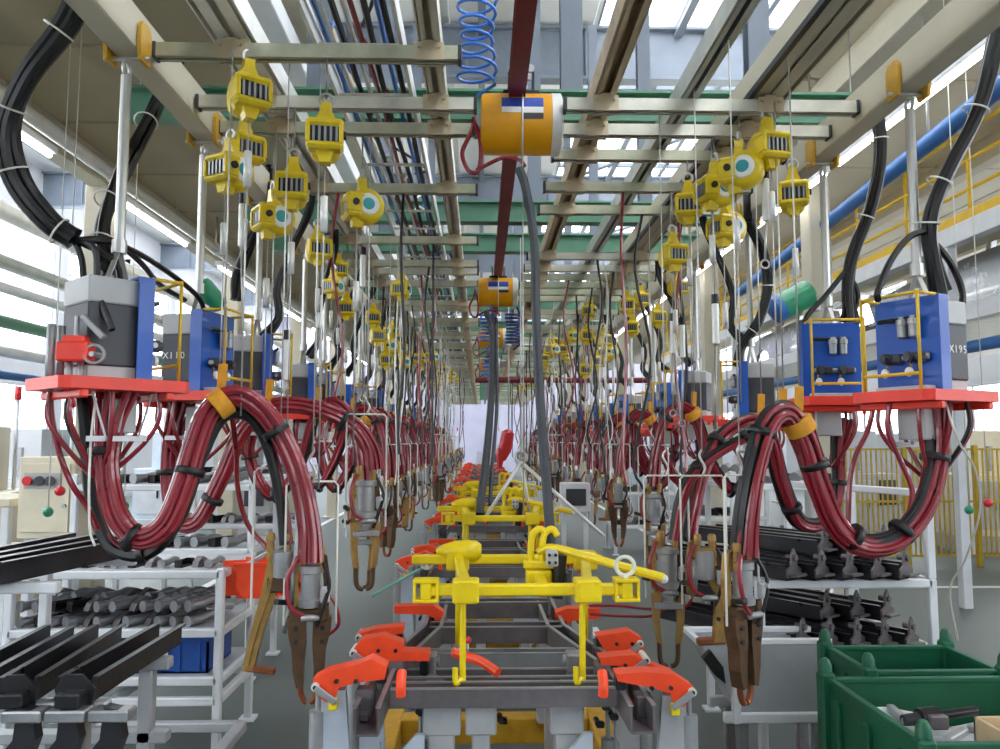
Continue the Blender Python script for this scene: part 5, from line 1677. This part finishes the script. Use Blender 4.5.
# cream control cabinet on a stand
O = Vector((P(53, 500, 6.2).x, 6.2, 0))
t = thing('control_cabinet', 'cream control cabinet with red and green push buttons on a white stand', 'cabinet', O)
MB().box((O.x - .21, 6.1, 1.0), (O.x + .21, 6.35, 1.62)).part('body', 'cab_cream', t, O)
dd = MB().box((O.x - .18, 6.085, 1.05), (O.x + .18, 6.1, 1.57)).part('door', 'cab_cream', t, O)
MB().box((O.x - .16, 6.075, 1.38), (O.x + .12, 6.087, 1.5)).part('button_plate', 'box_light', dd, O)
for x, m in ((-.12, 'red_knob'), (-.03, 'box_dark'), (.05, 'box_dark')):
    MB().lathe((O.x + x, 6.076, 1.44), (0, -1, 0), [(0, .02), (.02, .02), (.022, .038), (.035, .036)], 14).part('push_button', m, dd, O)
MB().cyl((O.x + .15, 6.07, 1.25), (O.x + .15, 6.085, 1.25), .015, 8).part('lock', 'gun_grey', dd, O)
for x in (-.17, .17):
    MB().box((O.x + x - .03, 6.18, 0), (O.x + x + .03, 6.26, 1.0)).part('leg', 'white', t, O)
MB().box((O.x - .25, 6.1, 0), (O.x + .25, 6.34, .03)).part('foot_plate', 'white', t, O)
# pull cords
def pull_cord(px, py, Y, m, label):
    p = P(px, py, Y)
    t = thing('pull_cord', label, 'pull cord', p)
    MB().ball(p, .028, 14).part('grip_ball', m, t, p)
    MB().cyl(p + Vector((0, 0, .02)), (p.x, p.y, 4.23 if p.x < 0 else 5.22), .003, 6).part('cord', 'white_wire', t, p)
pull_cord(60, 491, 4.4, 'red_knob', 'red ball pull cord hanging in front of the cream cabinet')
pull_cord(48, 512, 4.4, 'green_knob', 'green ball pull cord hanging in front of the cream cabinet')
pull_cord(124, 506, 4.6, 'green_knob', 'green ball pull cord hanging behind the fat red hose loop')
pull_cord(988, 503, 4.95, 'red_knob', 'red ball pull cord hanging in front of the yellow fence')
pull_cord(969, 510, 4.95, 'green_knob', 'green ball pull cord hanging in front of the yellow fence')
# green trays and cream machine far left
for k in range(2):
    O = Vector((-4.55, 6.5, 1.3 + .17 * k))
    t = thing('tray', ['lower', 'upper'][k] + ' green plastic tray stacked on the cream work bench', 'tray', O)
    q = MB().box((-.3, -.2, 0), (.3, .2, .012), 0)
    for a, b in (((-.3, -.2), (.3, -.188)), ((-.3, .188), (.3, .2)), ((-.3, -.2), (-.288, .2)), ((.288, -.2), (.3, .2))):
        q.box((a[0], a[1], 0), (b[0], b[1], .14), 0)
    q.part('body', 'green_tray', t)
    MB().box((-.31, -.215, .14), (.31, -.19, .165)).box((-.31, .19, .14), (.31, .215, .165)).part('rim', 'green_tray', t)
O = Vector((-4.35, 6.42, 0))
t = thing('work_bench', 'cream work bench carrying the green plastic trays', 'bench', O)
MB().box((-.6, -.3, 1.24), (.75, .35, 1.3)).part('top', 'cab_cream', t)
MB().box((-.55, -.25, .3), (.7, .3, .9)).part('drawer_unit', 'cab_cream', t)
for x in (-.55, .7):
    for y in (-.25, .3):
        MB().box((x - .03, y - .03, 0), (x + .03, y + .03, 1.24)).part('leg', 'white', t)
# ---------------------------------------------------------------- green bins
def steel_bin(x0, x1, y0, y1, z1, label):
    O = Vector(((x0 + x1) / 2, (y0 + y1) / 2, 0))
    t = thing('steel_bin', label, 'bin', O)
    th = .02
    MB().box((x0, y0, .14), (x1, y1, .16), 0).part('floor_sheet', 'bin_green', t, O)
    for a, b in (((x0, y0), (x1, y0 + th)), ((x0, y1 - th), (x1, y1)), ((x0, y0), (x0 + th, y1)), ((x1 - th, y0), (x1, y1))):
        MB().box((a[0], a[1], .14), (b[0], b[1], z1)).part('side_sheet', 'bin_green', t, O)
    for a, b in (((x0, y0 + .012), (x1, y0 + .012)), ((x0, y1 - .012), (x1, y1 - .012)), ((x0 + .012, y0), (x0 + .012, y1)), ((x1 - .012, y0), (x1 - .012, y1))):
        MB().bar((a[0], a[1], z1), (b[0], b[1], z1), .03, .02).part('rim', 'bin_green', t, O)
    for x in (x0, x1):
        for y in (y0, y1):
            q = MB().box((x - .03, y - .03, 0), (x + .03, y + .03, z1 + .03), .01)
            q.lathe((x, y, z1 + .03), (0, 0, 1), [(0, .026), (.03, .024), (.05, .015), (.055, .006)], 12)
            q.part('post', 'bin_green', t, O)
    n = 3
    for k in range(n):
        y = y0 + (y1 - y0) * (k + .5) / n
        MB().box((x0 - .018, y - .02, .16), (x0, y + .02, z1 - .05)).part('stiffener', 'bin_green', t, O)
    MB().box((x0 + .05, y0 + .02, .05), (x0 + .1, y1 - .02, .14)).part('skid', 'bin_green', t, O)
    MB().box((x1 - .1, y0 + .02, .05), (x1 - .05, y1 - .02, .14)).part('skid', 'bin_green', t, O)
    return t
steel_bin(1.39, 2.35, 2.5, 3.2, .79, 'dark green steel bin with loose parts and a wooden box inside')
steel_bin(1.60, 2.17, 3.27, 3.68, .79, 'smaller empty dark green steel bin behind the one with loose parts')
# contents
def sheet_part(x, y, z, rz, tilt, label, grp):
    t = thing('pressed_plate', label, 'plate', (x, y, z), rz, group=grp)
    t.rotation_euler = (tilt, .05, rz)
    MB().prism([(-.13, -.08), (.1, -.09), (.14, .0), (.1, .09), (-.1, .08)], (0, 0, 0), (1, 0, 0), (0, 1, 0), .006).part('sheet', 'paper', t)
    MB().box((-.1, -.015, .003), (.08, .015, .03)).part('rib', 'cart_grey', t)
for k in range(9):
    sheet_part(1.55 + .13 * (k % 4), 2.66 + .15 * (k // 4), .655 + .008 * k, rp_.uniform(0, 3), rp_.uniform(-.12, .12), 'pale pressed plate lying loose in the green bin', 'plates in the green bin')
fill = thing('pallet', 'wooden pallet lying in the bottom of the green bin', 'pallet', (1.87, 2.85, .16))
for k in range(6):
    MB().box((-.42, -.3 + .1 * k, .43), (.42, -.22 + .1 * k, .47)).part('board', 'pallet_wood', fill)
for x in (-.36, 0, .36):
    MB().box((x - .05, -.3, 0), (x + .05, .3, .43)).part('bearer', 'pallet_wood', fill)
t = thing('steel_shaft', 'dark short steel shaft lying on the pale plates in the green bin', 'shaft', (1.64, 2.88, .75))
MB().lathe((-.02, 0, 0), (1, .15, .06), [(-.1, .02), (-.04, .022), (-.035, .034), (.04, .034), (.045, .016), (.2, .016)], 12).part('body', 'steel_black', t)
MB().box((-.04, -.05, -.03), (.03, .05, .02)).part('flange', 'steel_dark', t)
t = thing('wooden_box', 'open wooden box in the corner of the green bin', 'box', (1.86, 2.66, .635))
for a, b in (((-.15, -.1), (.25, -.085)), ((-.15, .085), (.25, .1)), ((-.15, -.1), (-.135, .1)), ((.235, -.1), (.25, .1))):
    MB().box((a[0], a[1], 0), (b[0], b[1], .16)).part('side_board', 'card', t)
MB().box((-.15, -.1, 0), (.25, .1, .012), 0).part('bottom_board', 'card', t)
# ---------------------------------------------------------------- grey hopper cart
O = Vector((1.4, 4.1, 0))
t = thing('hopper_cart', 'grey sheet hopper cart with white rim and a red-wheeled caster', 'cart', O)
y0, y1 = 3.95, 4.2
for y in (y0, y1):
    MB().prism([(1.1, .74), (1.28, .42), (1.72, .42), (1.72, .74)], (0, y, 0), (1, 0, 0), (0, 0, 1), .01).part('side_sheet', 'cart_grey', t, O)
MB().bar((1.1, (y0 + y1) / 2, .74), (1.28, (y0 + y1) / 2, .42), y1 - y0, .01).part('slope_sheet', 'cart_grey', t, O)
MB().box((1.28, y0, .41), (1.72, y1, .42), 0).part('floor_sheet', 'cart_grey', t, O)
for y in (y0, y1):
    MB().box((1.07, y - .015, .735), (1.75, y + .015, .765)).part('rim', 'white', t, O)
    MB().box((1.2, y - .02, .36), (1.75, y + .02, .41)).part('base_rail', 'white', t, O)
MB().box((1.07, y0, .735), (1.1, y1, .765)).part('rim', 'white', t, O)
MB().box((1.24, y0 - .03, .36), (1.28, y0 + .01, .8)).part('corner_post', 'white', t, O)
MB().prism([(1.09, .68), (1.15, .6), (1.2, .56), (1.19, .64), (1.13, .72)], (0, y0 - .03, 0), (1, 0, 0), (0, 0, 1), .04).part('bumper', 'rubber', t, O)
for x in (1.3, 1.68):
    for y in (y0 + .03, y1 - .03):
        MB().box((x - .03, y - .02, .1), (x + .03, y + .02, .36)).part('fork', 'gun_grey', t, O)
        MB().lathe((x - .018, y, .07), (1, 0, 0), [(0, .06), (.005, .07), (.031, .07), (.036, .06)], 16).part('wheel', 'red_knob', t, O)
# ---------------------------------------------------------------- yellow fence
def fence(x0, x1, y, label):
    O = Vector(((x0 + x1) / 2, y, 0))
    t = thing('mesh_fence', label, 'fence', O)
    n = int((x1 - x0) / 1.0)
    for i in range(n + 1):
        x = x0 + (x1 - x0) * i / n
        MB().box((x - .035, y - .035, 0), (x + .035, y + .035, 1.68)).part('post', 'fence_yellow', t, O)
    for i in range(n):
        a, b = x0 + (x1 - x0) * i / n + .04, x0 + (x1 - x0) * (i + 1) / n - .04
        q = MB()
        for z in (.16, .9, 1.62):
            q.box((a, y - .012, z - .015), (b, y + .012, z + .015), 0)
        q.part('panel_frame', 'fence_yellow', t, O)
        w = MB()
        m = 13
        for k in range(1, m):
            x = a + (b - a) * k / m
            w.box((x - .01, y - .008, .16), (x + .01, y + .008, 1.62), 0)
        w.part('panel_bar', 'fence_yellow', t, O)['kind'] = 'stuff'
fence(4.9, 9.9, 10.8, 'yellow mesh safety fence below the conveyor gallery')
# machines and stock behind the fence, and the deep aisle on the gallery side
for k, (x0, x1, y0, y1, lab) in enumerate(((2.0, 2.95, 6.2, 6.9, 'white rack of bright pressings behind the channel rack'), (2.05, 3.0, 8.2, 8.9, 'white rack of bright pressings by the second gallery column'), (2.05, 3.0, 12.0, 12.8, 'white rack of bright pressings beyond the third gallery column'))):
    rk = tube_rack('part_rack', lab, x0, x1, y0, y1, (.45, .95, 1.4), 1.5)
    for z in (.45, .95, 1.4):
        shelf_sheet(rk, x0, x1, y0, y1, z, 'cart_grey')
    for i in range(7):
        for z in (.45, .95, 1.4):
            kk = rp_.choice((1, 1, 2, 0))
            stock((x0 + .12 + (x1 - x0 - .2) * i / 6.5, y0 + .16, z + .007), kk, R(62) + rp_.uniform(-.06, .06), ['pressed dark bracket', 'silver tube bracket', 'cast bracket'][kk] + ' on the ' + lab, ['pressed', 'tube', 'cast'][kk] + ' brackets on ' + lab, 1.35)
def press(x, y, rz, m, label):
    t = thing('machine', label, 'machine', (x, y, 0), rz)
    MB().box((-.7, -.5, 0), (.7, .5, .25)).part('base', 'jig_grey', t)
    MB().box((-.6, -.4, .25), (.6, .45, 1.2)).part('body', m, t)
    d = MB().box((-.5, -.43, .35), (.1, -.4, 1.1)).part('door', 'cart_grey', t)
    MB().box((-.06, -.46, .65), (-.03, -.43, .8)).part('handle', 'steel_black', d)
    MB().box((.2, -.43, .7), (.5, -.4, 1.1)).part('control_panel', 'box_dark', t)
    MB().box((-.35, -.2, 1.2), (.35, .35, 1.9)).part('column_head', m, t)
    MB().cyl((0, -.15, 1.25), (0, -.15, 1.65), .08, 14).part('spindle', 'steel_mid', t)
    MB().cyl((.45, .2, 1.2), (.45, .2, 2.2), .02, 8).part('lamp_pole', 'white', t)
    MB().cyl((.45, .2, 2.2), (.45, .2, 2.35), .035, 10).part('signal_lamp', 'red_knob', t)
press(6.2, 13.0, .2, 'wall_pale', 'pale grey machine standing behind the yellow fence')
press(8.2, 12.6, -.2, 'cab_cream', 'cream machine standing behind the yellow fence beside the pale grey one')
press(-6.2, 11.0, -.3, 'wall_pale', 'pale grey machine beyond the pipe gantry on the mezzanine side')
press(-6.0, 15.5, -.2, 'jig_blue', 'pale blue machine farther beyond the pipe gantry on the mezzanine side')
press(.4, 37.5, 0, 'wall_lilac', 'lilac grey machine at the far end of the line')
press(-1.6, 38.5, .1, 'jig_blue', 'pale blue machine at the far end of the line')
press(2.3, 38.0, -.1, 'wall_pale', 'pale grey machine at the far end of the line beyond the gallery row')
# white control desk beside the second jig
O = P(537, 500, 6.6); O.z = 0
t = thing('control_desk', 'small white control desk on legs between the second and third jigs', 'desk', (.86, 7.2, 0))
MB().box((-.13, -.1, 1.1), (.13, .1, 1.36)).part('cabinet', 'white', t)
MB().box((-.09, -.115, 1.16), (.09, -.1, 1.31)).part('screen', 'box_dark', t)
for x in (-.1, .1):
    MB().box((x - .02, -.02, 0), (x + .02, .02, 1.1)).part('leg', 'white', t)
MB().box((-.22, -.15, 0), (.22, .15, .03)).part('foot', 'white', t)

# green air tank on the first gallery column, green motor on the X110 carrier
a, b = P(770, 313, 7.25), P(812, 291, 7.25)
t = thing('air_tank', 'green air tank with a blue end bracketed to the first gallery column', 'tank', a)
d = (b - a).normalized()
MB().lathe(a + d * .12, d, [(0, .13), (.3, .13), (.33, .1), (.35, .04)], 18).part('shell', 'green_knob', t, a)
MB().lathe(a, d, [(0, .04), (.02, .1), (.05, .13), (.12, .13)], 18).part('end_cap', 'blue_pipe', t, a)
MB().bar((b.x - .06, 7.25, b.z - .13), (3.3, 7.485, b.z - .13), .06, .05).part('bracket', 'white', t, a)

press(-5.6, 8.6, .25, 'cab_cream', 'cream machine just outside the pipe gantry behind the work bench')
press(-4.0, 13.0, .1, 'jig_grey', 'mid grey machine between mezzanine columns in the deep aisle')
press(7.6, 9.4, -.3, 'jig_grey', 'mid grey machine standing in front of the yellow fence')
